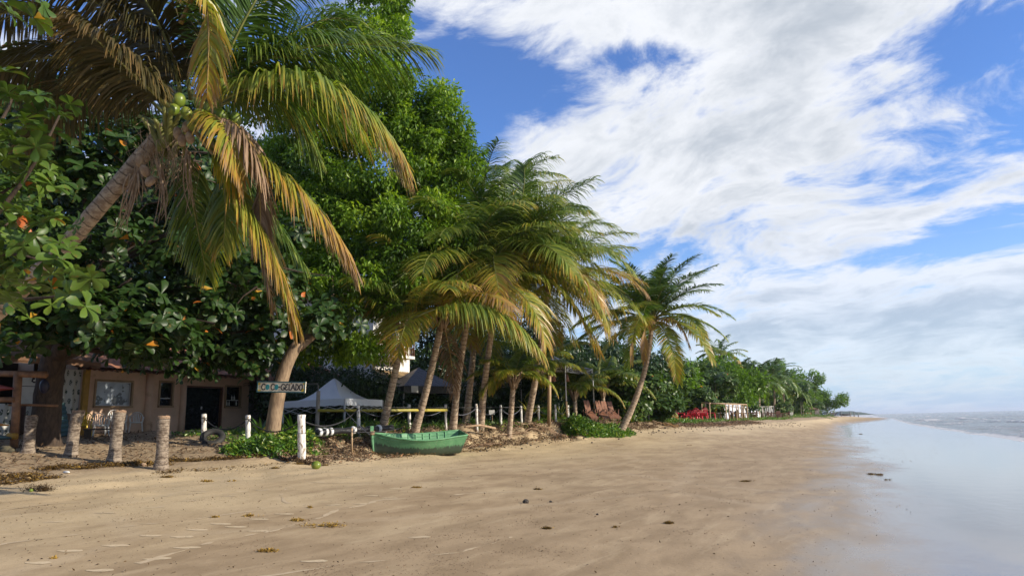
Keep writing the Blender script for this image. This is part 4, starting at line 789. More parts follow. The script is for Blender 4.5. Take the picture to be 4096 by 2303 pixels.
m_cloth = cloth_mat(); m_banner = surf('white_banner', (0.6, 0.6, 0.58), (0.5, 0.5, 0.48), 3, 0.7, 0.2); m_ink = surf('black_paint', (0.02, 0.02, 0.03), (0.015, 0.015, 0.02), 9, 0.6, 0.1)
STROKES = {
 'C': [[(.95, .82), (.75, .98), (.45, 1), (.15, .8), (.05, .45), (.2, .12), (.5, 0), (.85, .05), (.98, .2)]],
 'G': [[(.95, .85), (.7, 1), (.35, .95), (.08, .65), (.05, .35), (.25, .05), (.6, 0), (.88, .15), (.9, .4), (.6, .38)]],
 'E': [[(.9, .92), (.6, 1), (.25, .85), (.2, .62), (.5, .52)], [(.5, .52), (.15, .42), (.1, .15), (.45, 0), (.9, .12)]],
 'L': [[(.15, 1), (.15, .03), (.9, .03)]], 'A': [[(.02, 0), (.5, 1), (.98, 0)], [(.22, .38), (.8, .38)]],
 'D': [[(.15, 0), (.15, 1), (.6, .92), (.92, .5), (.6, .08), (.15, 0)]], 'O': [[(.5, 1), (.15, .85), (.03, .5), (.15, .12), (.5, 0), (.85, .12), (.97, .5), (.85, .85), (.5, 1)]],
 'S': [[(.9, .85), (.5, 1), (.12, .8), (.25, .55), (.75, .45), (.9, .2), (.5, 0), (.08, .15)]], '-': [[(.1, .5), (.9, .5)]]}
def letter(mb, ch, o, ex, ez, en, w, h, t, dep=.006):
    for k, pl in enumerate(STROKES[ch]):
        P = [np.asarray(o)+np.asarray(ex)*(x*w)+np.asarray(ez)*(y*h) for x, y in pl]; n = len(P)
        for i in range(n-1):
            a, b = P[i], P[i+1]; dd = (b-a)/np.linalg.norm(b-a); mb.bar(a-dd*t*.25+np.asarray(en)*(.0011*(i % 3)+.0007*k), b+dd*t*.25+np.asarray(en)*(.0011*(i % 3)+.0007*k), t, dep, en)
def shack():
    X = -26.4; ya, yb = onx(-60, 1000, X)[0], onx(199, 1000, X)[0]
    b0 = np.array([X, (ya+yb)/2, 1.5]); root = thing('beach_shack', 'open shack under a drooping thatched roof beside the beige house', 'shack', b0)
    r = MB(); ny, nx = 60, 14; ys = np.linspace(ya-1, yb-.1, ny); xs = np.linspace(X+1.3, X-4, nx); G = np.zeros((nx, ny, 3)); G[:, :, 0] = xs[:, None]; G[:, :, 1] = ys[None]
    G[:, :, 2] = 4.15+(X+1.3-xs)[:, None]*.36+.07*RNG.random((nx, ny))+.15*fbm(G[:, :, 1]*.7, G[:, :, 0]*.7, 2); r.grid(G); G2 = G.copy(); G2[:, :, 2] -= .22; r.grid(G2, flip=True)
    edge = np.stack([G[0], G2[0]]); r.grid(edge); r.build('roof', m_thatch, root)
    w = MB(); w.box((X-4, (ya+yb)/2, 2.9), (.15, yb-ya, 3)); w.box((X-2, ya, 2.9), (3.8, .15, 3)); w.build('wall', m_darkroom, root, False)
    for yy in (ya+.2, (ya+yb)/2, yb-.15): p = MB(); p.tube([(X+.15, yy, 1.2), (X+.12, yy, 4.3)], .07, 8); p.build('post', m_darkwood, root)
    worldparts(root)
    def cloth(v0, v1, wt, wb, lab, m=m_cloth, X=X+.3):
        y0_, y1_ = onx(v0, 1000, X)[0], onx(v1, 1000, X)[0]; ztp = onx(v0, wt, X)[1]; zb_ = onx(v0, wb, X)[1]; n, k = 60, 12
        G = np.zeros((k, n, 3)); yy = np.linspace(y0_, y1_, n); G[:, :, 1] = yy; G[:, :, 2] = np.linspace(ztp, zb_, k)[:, None]; G[:, :, 0] = X+.05*np.sin(yy*17)[None]*np.linspace(.5, 1, k)[:, None]
        G[-1, :, 2] += .04*np.sin(yy*9); og = np.array([X, (y0_+y1_)/2, zb_]); b = MB(); b.grid(G-og); G3 = G-og; G3[:, :, 0] -= .006; b.grid(G3, flip=True); o = b.build('printed_curtain', m); o.location = og; return tag(o, lab, 'curtain', 'printed curtains of the shack')
    cloth(148, 199, 926, 1042, 'long white curtain printed with dark ovals, right of the almond trunk')
    cloth(68, 92, 1018, 1100, 'short white printed curtain between the rack post and the almond trunk'); cloth(-40, 33, 1013, 1100, 'short white printed curtain left of the rack post')
    b = MB(); y0_, z1 = onx(48, 944, X+.45); y1_, z2 = onx(112, 1015, X+.45); og = np.array([X+.45, (y0_+y1_)/2, z2]); b.box((0, 0, (z1-z2)/2), (.03, y1_-y0_, z1-z2)); o = b.build('banner', m_banner, smooth=False); o.location = og
    tag(o, 'white banner lettered ESC hanging behind the almond trunk', 'banner')
    yy, zq = onx(79, 960, X+.47)
    for i, c in enumerate('ESC'): l = MB(); letter(l, c, (X+.468-og[0], yy-og[1]+i*.27, zq-og[2]), (0, 1, 0), (0, 0, 1), (1, 0, 0), .2, .24, .05); l.build('letter', m_ink, o, False)
    l = MB()
    l.bar((.018, -(y1_-y0_)/2+.05, zq-og[2]-.14), (.018, (y1_-y0_)/2-.05, zq-og[2]-.14), .02, .006, (1, 0, 0)); l.build('painted_line', m_ink, o, False)
shack()
def rack():
    base = at(15.5, 20.0); root = thing('timber_rack', 'round timber rack holding kayaks at the left edge', 'rack', base); o = base
    def pole(nm, a, b, r): m = MB(); m.tube([a-o, (a+b)/2-o+[0, 0, .01], b-o], [r, r*.95, r], 12, jit=.05); m.build(nm, m_logwood, root)
    pole('post', base-[0, 0, .2], ptv(46, 934, 20.0), .11); pole('beam', ptv(-90, 938, 20.2), ptv(116, 941, 19.9), .095); pole('beam', ptv(-90, 1004, 20.0), ptv(36, 1004, 19.85), .075); pole('beam', ptv(22, 1017, 20.3), ptv(146, 1019, 20.6), .035)
    pole('post', atv(-85, 20.2), ptv(-85, 936, 20.2), .11)
    m = MB(); m.tube([ptv(20, 1095, 19.8)-o, ptv(42, 1096, 19.8)-o], .085, 12); m.build('padded_arm', m_yellow, root)
    def kayak(lab, vx, vy, col, hgt, d=19.6, cat='kayak'):
        tip = ptv(vx, vy, d); t = np.linspace(0, 1, 14); P = tip+np.outer(t, ptv(-200, vy-12, d+.6)-tip); rad = hgt*np.sin(np.clip(t*1.5+.08, 0, 1.57))
        b = MB(); b.tube(P-tip, rad, 16, a=0); oo = b.build('kayak', col); oo.location = tip; tag(oo, lab, cat, 'kayaks stored in the timber rack')
        c = MB(); c.tube(P[3:9]-tip+[0, 0, hgt*.8], hgt*.22, 8); c.build('rim', m_black, oo)
    kayak('dark red kayak on the upper bar of the timber rack', 33, 976, surf('red_hull', (0.20, 0.03, 0.02), (0.13, 0.02, 0.015), 3, .35, .1), .30)
    kayak('orange kayak in the middle of the timber rack', 22, 1068, surf('orange_hull', (0.42, 0.16, 0.01), (0.3, 0.11, 0.01), 3, .35, .1), .17)
    kayak('grey green kayak at the bottom of the timber rack', 28, 1100, surf('green_hull', (0.04, 0.08, 0.075), (0.03, 0.055, 0.05), 3, .4, .1), .27)
    for (vx, vy, r) in ((18, 1128, .16), (30, 1134, .12), (66, 1131, .11), (8, 1140, .1)):
        q = atv(vx, 19.2); b = MB(); b.ball((0, 0, r*.3), (r*1.3, r, r*.8), 10, 7, jit=.2); oo = b.build('stone', surf('mossy_stone', (0.10, 0.085, 0.05), (0.05, 0.045, 0.03), 9, .9, .6), smooth=True); oo.location = q; tag(oo, {18: 'largest mossy stone under the orange kayak', 30: 'mossy stone leaning on the foot of the rack post', 66: 'mossy stone right of the rack post', 8: 'mossy stone nearest the left picture edge'}[vx], 'stone', 'mossy stones under the rack')
    b = MB(); b.ball((0, 0, 0), (.14, .14, .24), 12, 8); b.tube([(0, 0, .2), (0, 0, .5)], .01, 4); oo = b.build('fishing_float', surf('navy_float', (0.02, 0.02, 0.05), (0.015, 0.015, 0.03), 5, .4, .1)); oo.location = ptv(113, 968, 20.6); tag(oo, 'dark blue fishing float hanging from the timber rack beam', 'float')
rack()
# white upstairs house, shed, dark gazebo
def white_house():
    c = ptv(938, 900, 38); x1, y0_ = c[0], c[1]; b0 = np.array([x1-4, y0_+4, 1.5]); root = thing('white_house', 'white two storey house with brown wooden balcony behind the palms', 'house', b0)
    b = MB(); b.box((x1-4, y0_+1.7, 5.1), (8, 3.4, 7.6)); b.build('wall', m_whitewall, root, False)
    r = MB(); r.box((x1-4, y0_+1.7, 9.0), (9.2, 4.4, .18)); r.build('roof', m_tile, root, False)
    zf = ptv(938, 890, 38)[2]
    w = MB(); w.box((x1+.01, y0_+1.6, zf+1.05), (.06, 1.3, 2.1)); wo = w.build('window', m_brownframe, root, False); g = MB()
    for k in (-1, 1): g.box((x1+.05, y0_+1.6+k*.31, zf+1.05), (.03, .5, 1.9))
    g.build('pane', m_glass, wo, False)
    f = MB(); f.box((x1+.5, y0_+1.3, zf-.08), (1.0, 2.4, .16)); f.build('balcony_floor', m_whitewall, root, False)
    rl = MB(); rl.box((x1+.95, y0_+1.3, zf+.95), (.08, 2.4, .08)); rl.box((x1+.47, y0_+.12, zf+.95), (.86, .08, .08))
    for i in range(13): rl.box((x1+.95, y0_+.15+i*.194, zf+.455), (.05, .05, .91))
    for i in range(5): rl.box((x1+.08+i*.19, y0_+.12, zf+.455), (.05, .05, .91))
    rl.build('balcony_rail', m_brownframe, root, False)
    a = MB(); nx, ny = 10, 80; G = np.zeros((nx, ny, 3)); xs = np.linspace(x1+.02, x1+2.8, nx); ys = np.linspace(y0_-.3, y0_+4.6, ny); G[:, :, 0] = xs[:, None]; G[:, :, 1] = ys; G[:, :, 2] = 4.6-.42*(xs-x1)[:, None]+.04*np.abs(np.sin(ys*14)); a.grid(G, flip=True); G2 = G-[0, 0, .1]; a.grid(G2); a.build('awning_roof', surf('straw_tile', (0.30, 0.21, 0.10), (0.17, 0.11, 0.06), 6, .9, .4), root)
    worldparts(root)
white_house()
def shed():
    d = 31.5; p = ptv(640, 1000, d); q = ptv(800, 1000, d+1.5); b0 = np.array([(p[0]+q[0])/2-1.5, (p[1]+q[1])/2+1.5, 1.4]); root = thing('shed', 'low shaded shed with grey walls behind the lettered sign', 'shed', b0)
    ang = math.atan2(q[1]-p[1], q[0]-p[0]); L = np.linalg.norm(q-p)+1; Rm = rotz(ang); b = MB(); b.box((0, -.1, 1.15), (L, .15, 2.3), Rm); b.box(Rm@np.array([0, 3, 1.15]), (L, .15, 2.3), Rm); b.box(Rm@np.array([-L/2, 1.5, 1.15]), (.15, 2.9, 2.3), Rm); b.box(Rm@np.array([L/2, 1.5, 1.15]), (.15, 2.9, 2.3), Rm); b.build('wall', m_greywall, root, False)
    dd = MB(); dd.box(Rm@np.array([.3, -.2, 1.0]), (.9, .05, 2.0), Rm); dd.build('door', m_darkroom, root, False)
    ny = 60; nx = 14; G = np.zeros((nx, ny, 3)); u = np.linspace(-L/2-.5, L/2+.5, ny); v = np.linspace(-1.0, 4, nx); loc = np.stack([np.broadcast_to(u, (nx, ny)), np.broadcast_to(v[:, None], (nx, ny)), 2.25+.22*(v+1)[:, None]+.18*(u[None]+L/2)*.5+.05*np.abs(np.sin(u*14))[None]], -1); G = loc@Rm.T
    r = MB(); r.grid(G, flip=True); r.grid(G-[0, 0, .1]); r.build('roof', m_tile, root)
shed()
def gazebo_dark():
    A_ = atv(1015, 32.5); B_ = atv(1150, 34); root = thing('dark_gazebo', 'black canopy gazebo with white legs deep behind the leaning palm trunks', 'gazebo', (A_+B_)/2); o = (A_+B_)/2
    ex = (B_-A_)[:2]/np.linalg.norm((B_-A_)[:2]); ex = np.array([*ex, 0]); ey = np.array([-ex[1], ex[0], 0]); L = np.linalg.norm((B_-A_)[:2]); zt = ptv(1015, 968, 32.5)[2]-o[2]; f = lambda a, b, z: ex*a+ey*b+np.array([0, 0, z])
    c = MB(); h = L/2; pk = f(0, h, zt+1.0); cs = [f(-h, 0, zt), f(h, 0, zt), f(h, L, zt), f(-h, L, zt)]
    for i in range(4): c.add([cs[i], cs[(i+1) % 4], pk], T=[[0, 1, 2]]); c.bar(cs[i]-[0, 0, .18], cs[(i+1) % 4]-[0, 0, .18], .02, .34)
    c.build('canopy', m_black, root, False)
    for q in cs: l = MB(); l.box(q/1-[0, 0, (zt+.2)/2+.3], (.05, .05, zt+.1)); l.build('leg', m_metal, root, False)
    n = MB(); n.box(f(-h+.55, -.03, zt-.15), (.35, .02, .3), np.stack([ex, ey, zz], 1)); n.build('label_patch', m_whiteplastic, root, False)
    nt_ = MB(); nt_.box(f(0, L-.1, zt/2-.2), (L-.1, .03, zt-.3), np.stack([ex, ey, zz], 1)); nt_.build('back_sheet', m_black, root, False)
gazebo_dark()
# ------------------------------------------------------------------ canopy tents
def tent_white():
    N_, L_, R_ = pt(344.7, 404.5, 27.0), pt(283.5, 404.5, 28.8), pt(382.5, 403.5, 29.7); zt = 2.68; N_[2] = L_[2] = R_[2] = zt; Bk = L_+R_-N_; o = (L_+R_)/2; o = np.array([o[0], o[1], tz(o[0], o[1])]); root = thing('canopy_tent', 'pale grey pop-up canopy tent with pointed roof beside the lettered sign', 'tent', o)
    m = surf('tent_fabric', (0.78, 0.80, 0.84), (0.72, 0.74, 0.79), 1.2, .55, .35, .03); pk = np.array([o[0], o[1], 3.62]); c = MB(); cs = [L_, N_, R_, Bk]
    for i in range(4):
        a, b = cs[i], cs[(i+1) % 4]; n = 14; G = np.zeros((n, n, 3))
        for u in range(n):
            for v in range(n):
                s = v/(n-1); t = u/(n-1); e = a+(b-a)*s; p = e+(pk-e)*t; sag = -.38*math.sin(math.pi*min(1, t))*(1-t*.6)-.05*math.sin(math.pi*s)*(1-t); p = p+[0, 0, sag+.012*math.sin(s*17+t*9)]; G[u, v] = p-o
        c.grid(G)
        K = np.zeros((4, n, 3))
        for u in range(4):
            for v in range(n): K[u, v] = a+(b-a)*v/(n-1)-o-np.array([0, 0, u*.085+(.03*abs(math.sin(v*1.57)) if u == 3 else 0)])
        c.grid(K, flip=True)
    c.build('canopy', m, root)
    for q in cs: l = MB(); zb = tz(q[0], q[1])-.1; l.box((q[0]-o[0], q[1]-o[1], (zb+zt-.02)/2-o[2]), (.05, .05, zt-.02-zb)); l.build('leg', m_metal, root, False)
    f = MB()
    for i in range(4):
        a, b = cs[i]-o-[0, 0, .30], cs[(i+1) % 4]-o-[0, 0, .30]
        for k in range(4): p, q = a+(b-a)*k/4, a+(b-a)*(k+1)/4; f.tube([p, q-[0, 0, .22]] if k % 2 == 0 else [p-[0, 0, .22], q], .014, 5); f.tube([p-[0, 0, .22], q] if k % 2 == 0 else [p, q-[0, 0, .22]], .014, 5)
    f.build('scissor_frame', m_metal, root)
tent_white()
def camo_mat():
    m, nt = new_mat('weathered_canopy'); co = nt.n('ShaderNodeTexCoord').outputs['Object']; f = nt.noise(nt.mapping(co, scale=(1, 1, 3)), 2.4, 6, .65, 1.2)
    c = nt.mix(nt.sstep(f, .46, .54), (0.42, 0.42, 0.42), (0.05, 0.045, 0.045)); out(nt, nt.n('ShaderNodeBsdfPrincipled', {'Base Color': c, 'Roughness': .7}).outputs[0]); return m
m_camo = camo_mat()
def tent_camo(lab, A_, B_, flip=1, peak=.75, d=3.0, sy=None):
    """A_, B_ : two eave corners (world); the square lies to the left of A->B"""
    ex = (B_-A_); ex[2] = 0; L = np.linalg.norm(ex); ex /= L; ey = np.array([-ex[1], ex[0], 0]); o = A_+ex*L/2+ey*L/2; gz = tz(o[0], o[1]); zt = A_[2]; o = np.array([o[0], o[1], gz]); root = thing('weathered_canopy', lab, 'canopy', o)
    cs = [A_, A_+ex*L, A_+ex*L+ey*L, A_+ey*L]; cs = [np.array([q[0], q[1], zt]) for q in cs]; pk = np.array([o[0], o[1], zt+peak]); c = MB()
    for i in range(4):
        a, b = cs[i], cs[(i+1) % 4]; n = 10; G = np.zeros((n, n, 3))
        for u in range(n):
            for v in range(n): s = v/(n-1); t = u/(n-1); e = a+(b-a)*s; p = e+(pk-e)*t; G[u, v] = p-o+[0, 0, -.15*math.sin(math.pi*t)-.06*math.sin(math.pi*s)*(1-t)+.02*RNG.random()]
        c.grid(G); K = np.zeros((3, n, 3))
        for u in range(3):
            for v in range(n): K[u, v] = a+(b-a)*v/(n-1)-o-np.array([0, 0, u*.14+.06*math.sin(math.pi*v/(n-1))+(.03*RNG.random() if u == 2 else 0)])
        c.grid(K, flip=True)
    c.build('canopy', m_camo, root)
    for i, q in enumerate(cs):
        zb = tz(q[0], q[1]); zm = zb+(zt-zb)*.42; l = MB(); l.tube([(q[0]-o[0], q[1]-o[1], zm-gz-.1), (q[0]-o[0], q[1]-o[1], zt-gz)], .03, 6); l.build('leg', m_metal, root); l = MB(); l.tube([(q[0]-o[0]+.03, q[1]-o[1], zb-gz-.2), (q[0]-o[0], q[1]-o[1], zm-gz)], [.055, .045], 8); l.build('leg_extension', m_bamboo, root)
    return root
A1 = pt(565, 365, 35.2); B1 = pt(592.4, 369, 37.8); tent_camo('weathered black and grey canopy on four poles by the wooden loungers', A1, B1)
A2 = pt(474, 380, 37); B2 = pt(521, 382, 38.5); tent_camo('small weathered grey canopy deep behind the short young palm', A2, B2, peak=.4)
# posts near canopies
def simple_post(name, lab, cat, base, top, r, m, group=None, extra=None):
    b = MB(); L = np.asarray(top)-np.asarray(base); P = [np.array([0, 0, -.2]), L*.5+RNG.normal(size=3)*.008, L]; b.tube(P, [r*1.05, r, r*.95], 12, jit=.06, a=[0, .5, 1]); o = b.build(name, m); o.location = base; return tag(o, lab, cat, group)
simple_post('wooden_post', 'thick peeled wooden post left of the camouflage canopy', 'post', at(548.8, 34), pt(549.5, 375, 34), .09, m_bamboo)
simple_post('wooden_post', 'short grey green wooden post in front of the white tent', 'post', atv(797, 25.8), ptv(801, 982, 25.8), .075, m_grey)
for (sx, sy) in ((553.5, 374), (567, 374)):
    b = MB(); b.tube([(0, 0, 0), (0, 0, -.35)], [.05, .13], 10); b.tube([(0, 0, 0), (0, 0, .35)], .008, 4); o = b.build('hanging_lamp', m_woodred); o.location = pt(sx, sy, 35.4); tag(o, 'reddish cone lamp hanging under the camouflage canopy, '+('left one' if sx < 560 else 'right one'), 'lamp', 'cone lamps under the canopy')
# bamboo rail, hooked pipe
b = MB(); p0, p1, p2 = ptv(799, 1031, 25.4), ptv(960, 1031, 26.4), ptv(1125, 1030, 28); b.tube(np.array([p0, p1, p2])-p0, .055, 10); o = b.build('bamboo_rail', m_ybamboo); o.location = p0; tag(o, 'long yellow bamboo rail running in front of the white tent', 'bamboo pole')
b = MB(); P = [ptv(*q)-ptv(808, 1000, 25.9) for q in ((745, 963, 25.9), (775, 964, 25.9), (799, 964, 25.9), (801, 970, 25.9), (800, 1000, 25.9))]; b.tube(P, .02, 6); o = b.build('hooked_pipe', m_gmetal); o.location = ptv(808, 1000, 25.9); tag(o, 'thin bent metal pipe on top of the post before the white tent', 'pipe')
# ------------------------------------------------------------------ the lettered sign
def sign():
    c = pt(281.3, 386.4, 21.4); root_m = MB(); tilt = R(-2.7)-ROLL*0; ex0 = np.array([math.cos(YAW*.0+R(27)), math.sin(R(27)), 0]); rt_ = (pt(300, 386, 21)-pt(260, 386, 21)); ex0 = np.array([rt_[0], rt_[1], 0]); ex0 /= np.linalg.norm(ex0); ex0 = rotz(R(-14))@ex0*1.0
    en = np.array([ex0[1], -ex0[0], 0]); ex = ex0*math.cos(tilt+ROLL*.0)+zz*math.sin(tilt); ez = -ex0*math.sin(tilt)+zz*math.cos(tilt); Rm = np.stack([ex, -en, ez], 1); W, H = 1.66, .335
    root_m.box((0, 0, 0), (W, .03, H), Rm); o = root_m.build('lettered_sign', surf('sign_board', (0.80, 0.72, 0.58), (0.72, 0.62, 0.47), 6, .7, .2, c3=(0.33, 0.22, 0.12), s3=5, t3=(.62, .7)), smooth=False); o.location = c; tag(o, 'hand painted wooden sign reading COCO-GELADO on the pale trunk', 'sign')
    f = MB(); L = lambda x, z, y=.019: ex*x+ez*z+en*y
    m_teal = surf('teal_frame', (0.025, 0.13, 0.15), (0.02, 0.08, 0.11), 6, .6, .2); t = .032
    f.bar(L(-W/2, H/2-t/2), L(W/2, H/2-t/2), t, .012, en); f.bar(L(-W/2, -H/2+t/2), L(W/2, -H/2+t/2), t, .012, en); f.bar(L(-W/2+t/2, -H/2+t), L(-W/2+t/2, H/2-t), t, .011, en); f.bar(L(W/2-t/2, -H/2+t), L(W/2-t/2, H/2-t), t, .011, en); f.build('frame', m_teal, o, False)
    y = MB(); 
    for (x, z, w, h) in ((-W/2+.07, .09, .07, .07), (-W/2+.09, -.11, .11, .04), (W/2-.085, -.085, .10, .09), (W/2-.06, .10, .05, .06)): y.box(L(x, z, .0165), (w, .004, h), Rm)
    y.build('yellow_corners', surf('sign_yellow', (0.70, 0.50, 0.06), (0.6, 0.42, 0.08), 9, .7, .1), o, False)
    l = MB(); w0 = -.665; col = m_ink; P = [('C', -.675, .135), (None, -.50, 0), ('C', -.345, .125), (None, -.185, 0), ('-', -.085, .06), ('G', .0, .135), ('E', .14, .115), ('L', .265, .10), ('A', .345, .135), ('D', .49, .125), ('O', .62, .115)]
    for i, (ch, x, w) in enumerate(P):
        if ch: letter(l, ch, L(x, -.088, .019), ex, ez, en, w, .175, .030, .007)
    for s in (-1, 1):
        for k in range(3): a = R(35*(k-1)); p = L(s*.715, .07-.03*k+.02, .019); l.bar(p, p+ex*s*.035*math.cos(a)+ez*.03*(1-k), .011, .006, en)
    l.build('lettering', m_ink, o, False)
    for x in (-.465, -.155):
        n = MB(); pts = []
        for k in range(20): a = 2*math.pi*k/20; pts.append(L(x+.066*math.cos(a), .090*math.sin(a)*1.02-.003, .020))
        V = pts+[q-en*.006 for q in pts]+[L(x, 0, .021)]; Q = [[k, k+20, (k+1) % 20+20, (k+1) % 20] for k in range(20)]; T = [[40, k, (k+1) % 20] for k in range(20)]; n.add(V, Q, T); n.build('painted_coconut', surf('coconut_paint', (0.03, 0.27, 0.30), (0.03, 0.20, 0.24), 14, .6, .1, c3=(0.32, 0.38, 0.18), s3=11, t3=(.6, .7)), o, False)
        n = MB(); n.box(L(x, .083, .024), (.05, .004, .02), Rm); n.build('white_rim', m_whiteplastic, o, False)
sign()
# ------------------------------------------------------------------ stumps, fence posts, ropes
def stump(sx, sy0, sy1, d, w, lab, lean=0):
    base = at(sx, d); h = (sy1-sy0)*d/F_PX; r = w*d/F_PX/2; root = thing('palm_stump', lab, 'stump', base, group='coconut palm stumps standing on the sand'); n = 46; t = np.linspace(0, 1, n)
    L = RT*lean*h; P = np.outer(t, np.array([L[0], L[1], h]))+np.stack([.03*np.sin(t*3+sx), .02*np.cos(t*4), t*0], 1)*1; rad = r*(1.0+.32*np.exp(-t*9)-.10*np.sin(t*3.1))*(1+.012*np.sin(t*h*70)+.018*RNG.normal(size=n)); P[0, 2] = -.12
    MB().tube(P, rad, 26, a=t*h, jit=.035, cap=False).build('bark', m_stump, root)
    tp = MB(); k = 26; ring = []; ang = np.arange(k)*2*math.pi/k
    top = P[-1]; V = [top+np.array([math.cos(a)*rad[-1]*1.0, math.sin(a)*rad[-1]*1.0, -.02+.0*RNG.random()]) for a in ang]+[top+np.array([math.cos(a)*rad[-1]*.9, math.sin(a)*rad[-1]*.9, .02+.035*RNG.random()]) for a in ang]+[top+np.array([math.cos(a)*rad[-1]*.5, math.sin(a)*rad[-1]*.5, .01+.03*RNG.random()]) for a in ang]+[top+[0, 0, .02]]
    Q = [[j, (j+1) % k, k+(j+1) % k, k+j] for j in range(k)]+[[k+j, k+(j+1) % k, 2*k+(j+1) % k, 2*k+j] for j in range(k)]; tp.add(V, Q, [[3*k, 2*k+j, 2*k+(j+1) % k] for j in range(k)]); tp.build('cut_top', m_stumptop, root, False)
stump(30, 418, 453, 19.2, 11.3, 'shortest brown palm stump, leftmost, its top cut at a slant'); stump(71.5, 412, 455.5, 19.0, 11.6, 'palm stump second from the left, leaning slightly right', .14); stump(114.5, 414, 463.5, 18.2, 12, 'palm stump third from the left, seaweed around its foot', .10); stump(163, 418.5, 469.5, 17.4, 12.2, 'tallest and nearest palm stump, straight, rightmost of the four')
posts = [(204, 413.5, 445, 23.8, .085, 'weathered white fence post beside the half buried tyre'), (248, 414.5, 446.5, 21.8, .075, 'flaking white fence post between the tyre and the thick post'), (301.5, 414, 452, 19.8, .112, 'thick white fence post with a wire around it, left of the boat'),
 (358.3, 404, 437, 25.2, .060, 'white rope post just left of the green boat'), (409, 404, 432, 27.8, .060, 'white rope post behind the middle of the green boat'), (445.5, 404, 431, 29.3, .056, 'white rope post behind the stern of the green boat'),
 (476.5, 403.5, 434.5, 30.5, .055, 'first white rope post right of the green boat'), (500.5, 404.5, 429, 32.2, .055, 'second white rope post right of the boat, left of the bromeliad'), (521, 405, 426, 33.6, .054, 'white rope post in front of the spiky yellow plant'), (538.5, 405, 427, 34.6, .050, 'white rope post right of the spiky yellow plant'),
 (555.3, 404, 431.5, 34.9, .050, 'white rope post standing lowest on the debris bank'), (567.8, 404.6, 426, 36, .060, 'last white rope post beside the wooden loungers'), (559, 402.5, 414, 38.5, .045, 'short white post behind the last rope posts')]
tops = []
for sx, sy0, sy1, d, r, lab in posts:
    base = pt(sx+.6*(1 if sx > 290 else 0), sy1, d); g = tz(base[0], base[1]); top = pt(sx, sy0, d); base[2] = min(base[2], g)
    root = thing('fence_post', lab, 'post', base, group='white posts of the rope fence'); b = MB(); L = top-base; n = 12; t = np.linspace(-.12, 1, n)[:, None]; P = t*L+RNG.normal(size=(n, 3))*.004; b.tube(P, r*(1+.04*RNG.normal(size=n)), 14, a=t[:, 0], jit=.05); b.build('shaft', m_white, root)
    if r > .1: w = MB(); w.tube([L*.6+np.array([math.cos(a), math.sin(a), 0])*r*1.06 for a in np.linspace(0, 6.28, 16)], .008, 5); w.build('wire', m_rope, root)
    else: w = MB(); w.tube([L*.88+np.array([math.cos(a), math.sin(a), 0])*r*1.1 for a in np.linspace(0, 6.28, 14)], .012, 5); w.build('rope_wrap', m_rope, root)
    tops.append((top-L*.12, base, lab))
def rope(a, b, sag, lab, m, r=.016, grp='ropes of the fence'):
    n = 20; t = np.linspace(0, 1, n)[:, None]; P = a+(b-a)*t; P[:, 2] -= (4*t*(1-t))[:, 0]*sag; o = MB().tube(P-a, r, 6).build('rope', m); o.location = a; tag(o, lab, 'rope', grp)
rl = ['dark rope sagging from the tyre post', 'dark rope sagging over the creepers to the thick white post', 'dark rope sagging from the thick white post above the wrapped log', 'grey rope behind the bow of the boat', 'grey rope behind the stern of the boat', 'grey rope between the stern post and the first post right of the boat',
      'grey rope between first and second post right of the boat', 'grey rope hanging left of the spiky yellow plant', 'grey rope hanging in front of the spiky yellow plant', 'grey rope right of the spiky yellow plant', 'grey rope between the last two rope posts']
for i in range(11): rope(tops[i][0], tops[i+1][0], .35 if i < 3 else .30, rl[i], m_rope if i < 3 else m_ropeg, .020 if i < 3 else .016)
rope(tops[3][0]+[0, 0, .06], tops[9][0]+[0, 0, .06], .02, 'thin straight wire along the tops of the rope posts', m_gmetal, .006)
rope(tops[2][0]+[0, 0, -.02], ptv(1010, 1075, 24.5), .22, 'black rope from the thick white post down to the boat bow', m_rope, .014)
rope(ptv(860, 1022, 25.0), ptv(930, 1092, 23.0), .06, 'grey rope running down towards the boat bow', m_ropeg, .014)
simple_post('stake', 'thin brown wooden stake in the debris left of the boat', 'stake', pt(352, 450, 22.4), pt(352, 427.5, 22.4), .03, m_bamboo)
# ------------------------------------------------------------------ green boat
def boat_mat(inner=False):
    m, nt = new_mat('boat_paint'); co = nt.n('ShaderNodeTexCoord').outputs['Object']; v = nt.n('ShaderNodeAttribute', attribute_name='v').outputs['Fac']
    n1 = nt.noise(co, 3, 6, .6); st = nt.noise(nt.mapping(co, scale=(6, 6, 1.1)), 4, 5, .7); sp = nt.noise(co, 26, 4, .7)
    c = nt.mix(nt.sstep(n1, .3, .7), (0.13, 0.32, 0.155), (0.085, 0.24, 0.11)); c = nt.mix(nt.sstep(sp, .60, .66), c, (0.30, 0.36, 0.26))
    wear = nt.sstep(nt.m('ADD', nt.m('SUBTRACT', .62, v), nt.m('MULTIPLY', nt.m('SUBTRACT', st, .5), .75)), .04, .16); c = nt.mix(nt.m('MULTIPLY', wear, .85), c, (0.035, 0.04, 0.035))
    pl = nt.m('SUBTRACT', 1.0, nt.sstep(nt.m('ABSOLUTE', nt.m('SUBTRACT', nt.m('FRACT', nt.m('MULTIPLY', v, 3.0)), .5)), .0, .02)); c = nt.mix(nt.m('MULTIPLY', pl, .8), c, (0.02, 0.06, 0.03))
    nr = bump(nt, nt.m('ADD', sp, nt.m('MULTIPLY', st, 1.0)), .35, .01); out(nt, nt.n('ShaderNodeBsdfPrincipled', {'Base Color': c, 'Roughness': .55, 'Normal': nr}).outputs[0]); return m
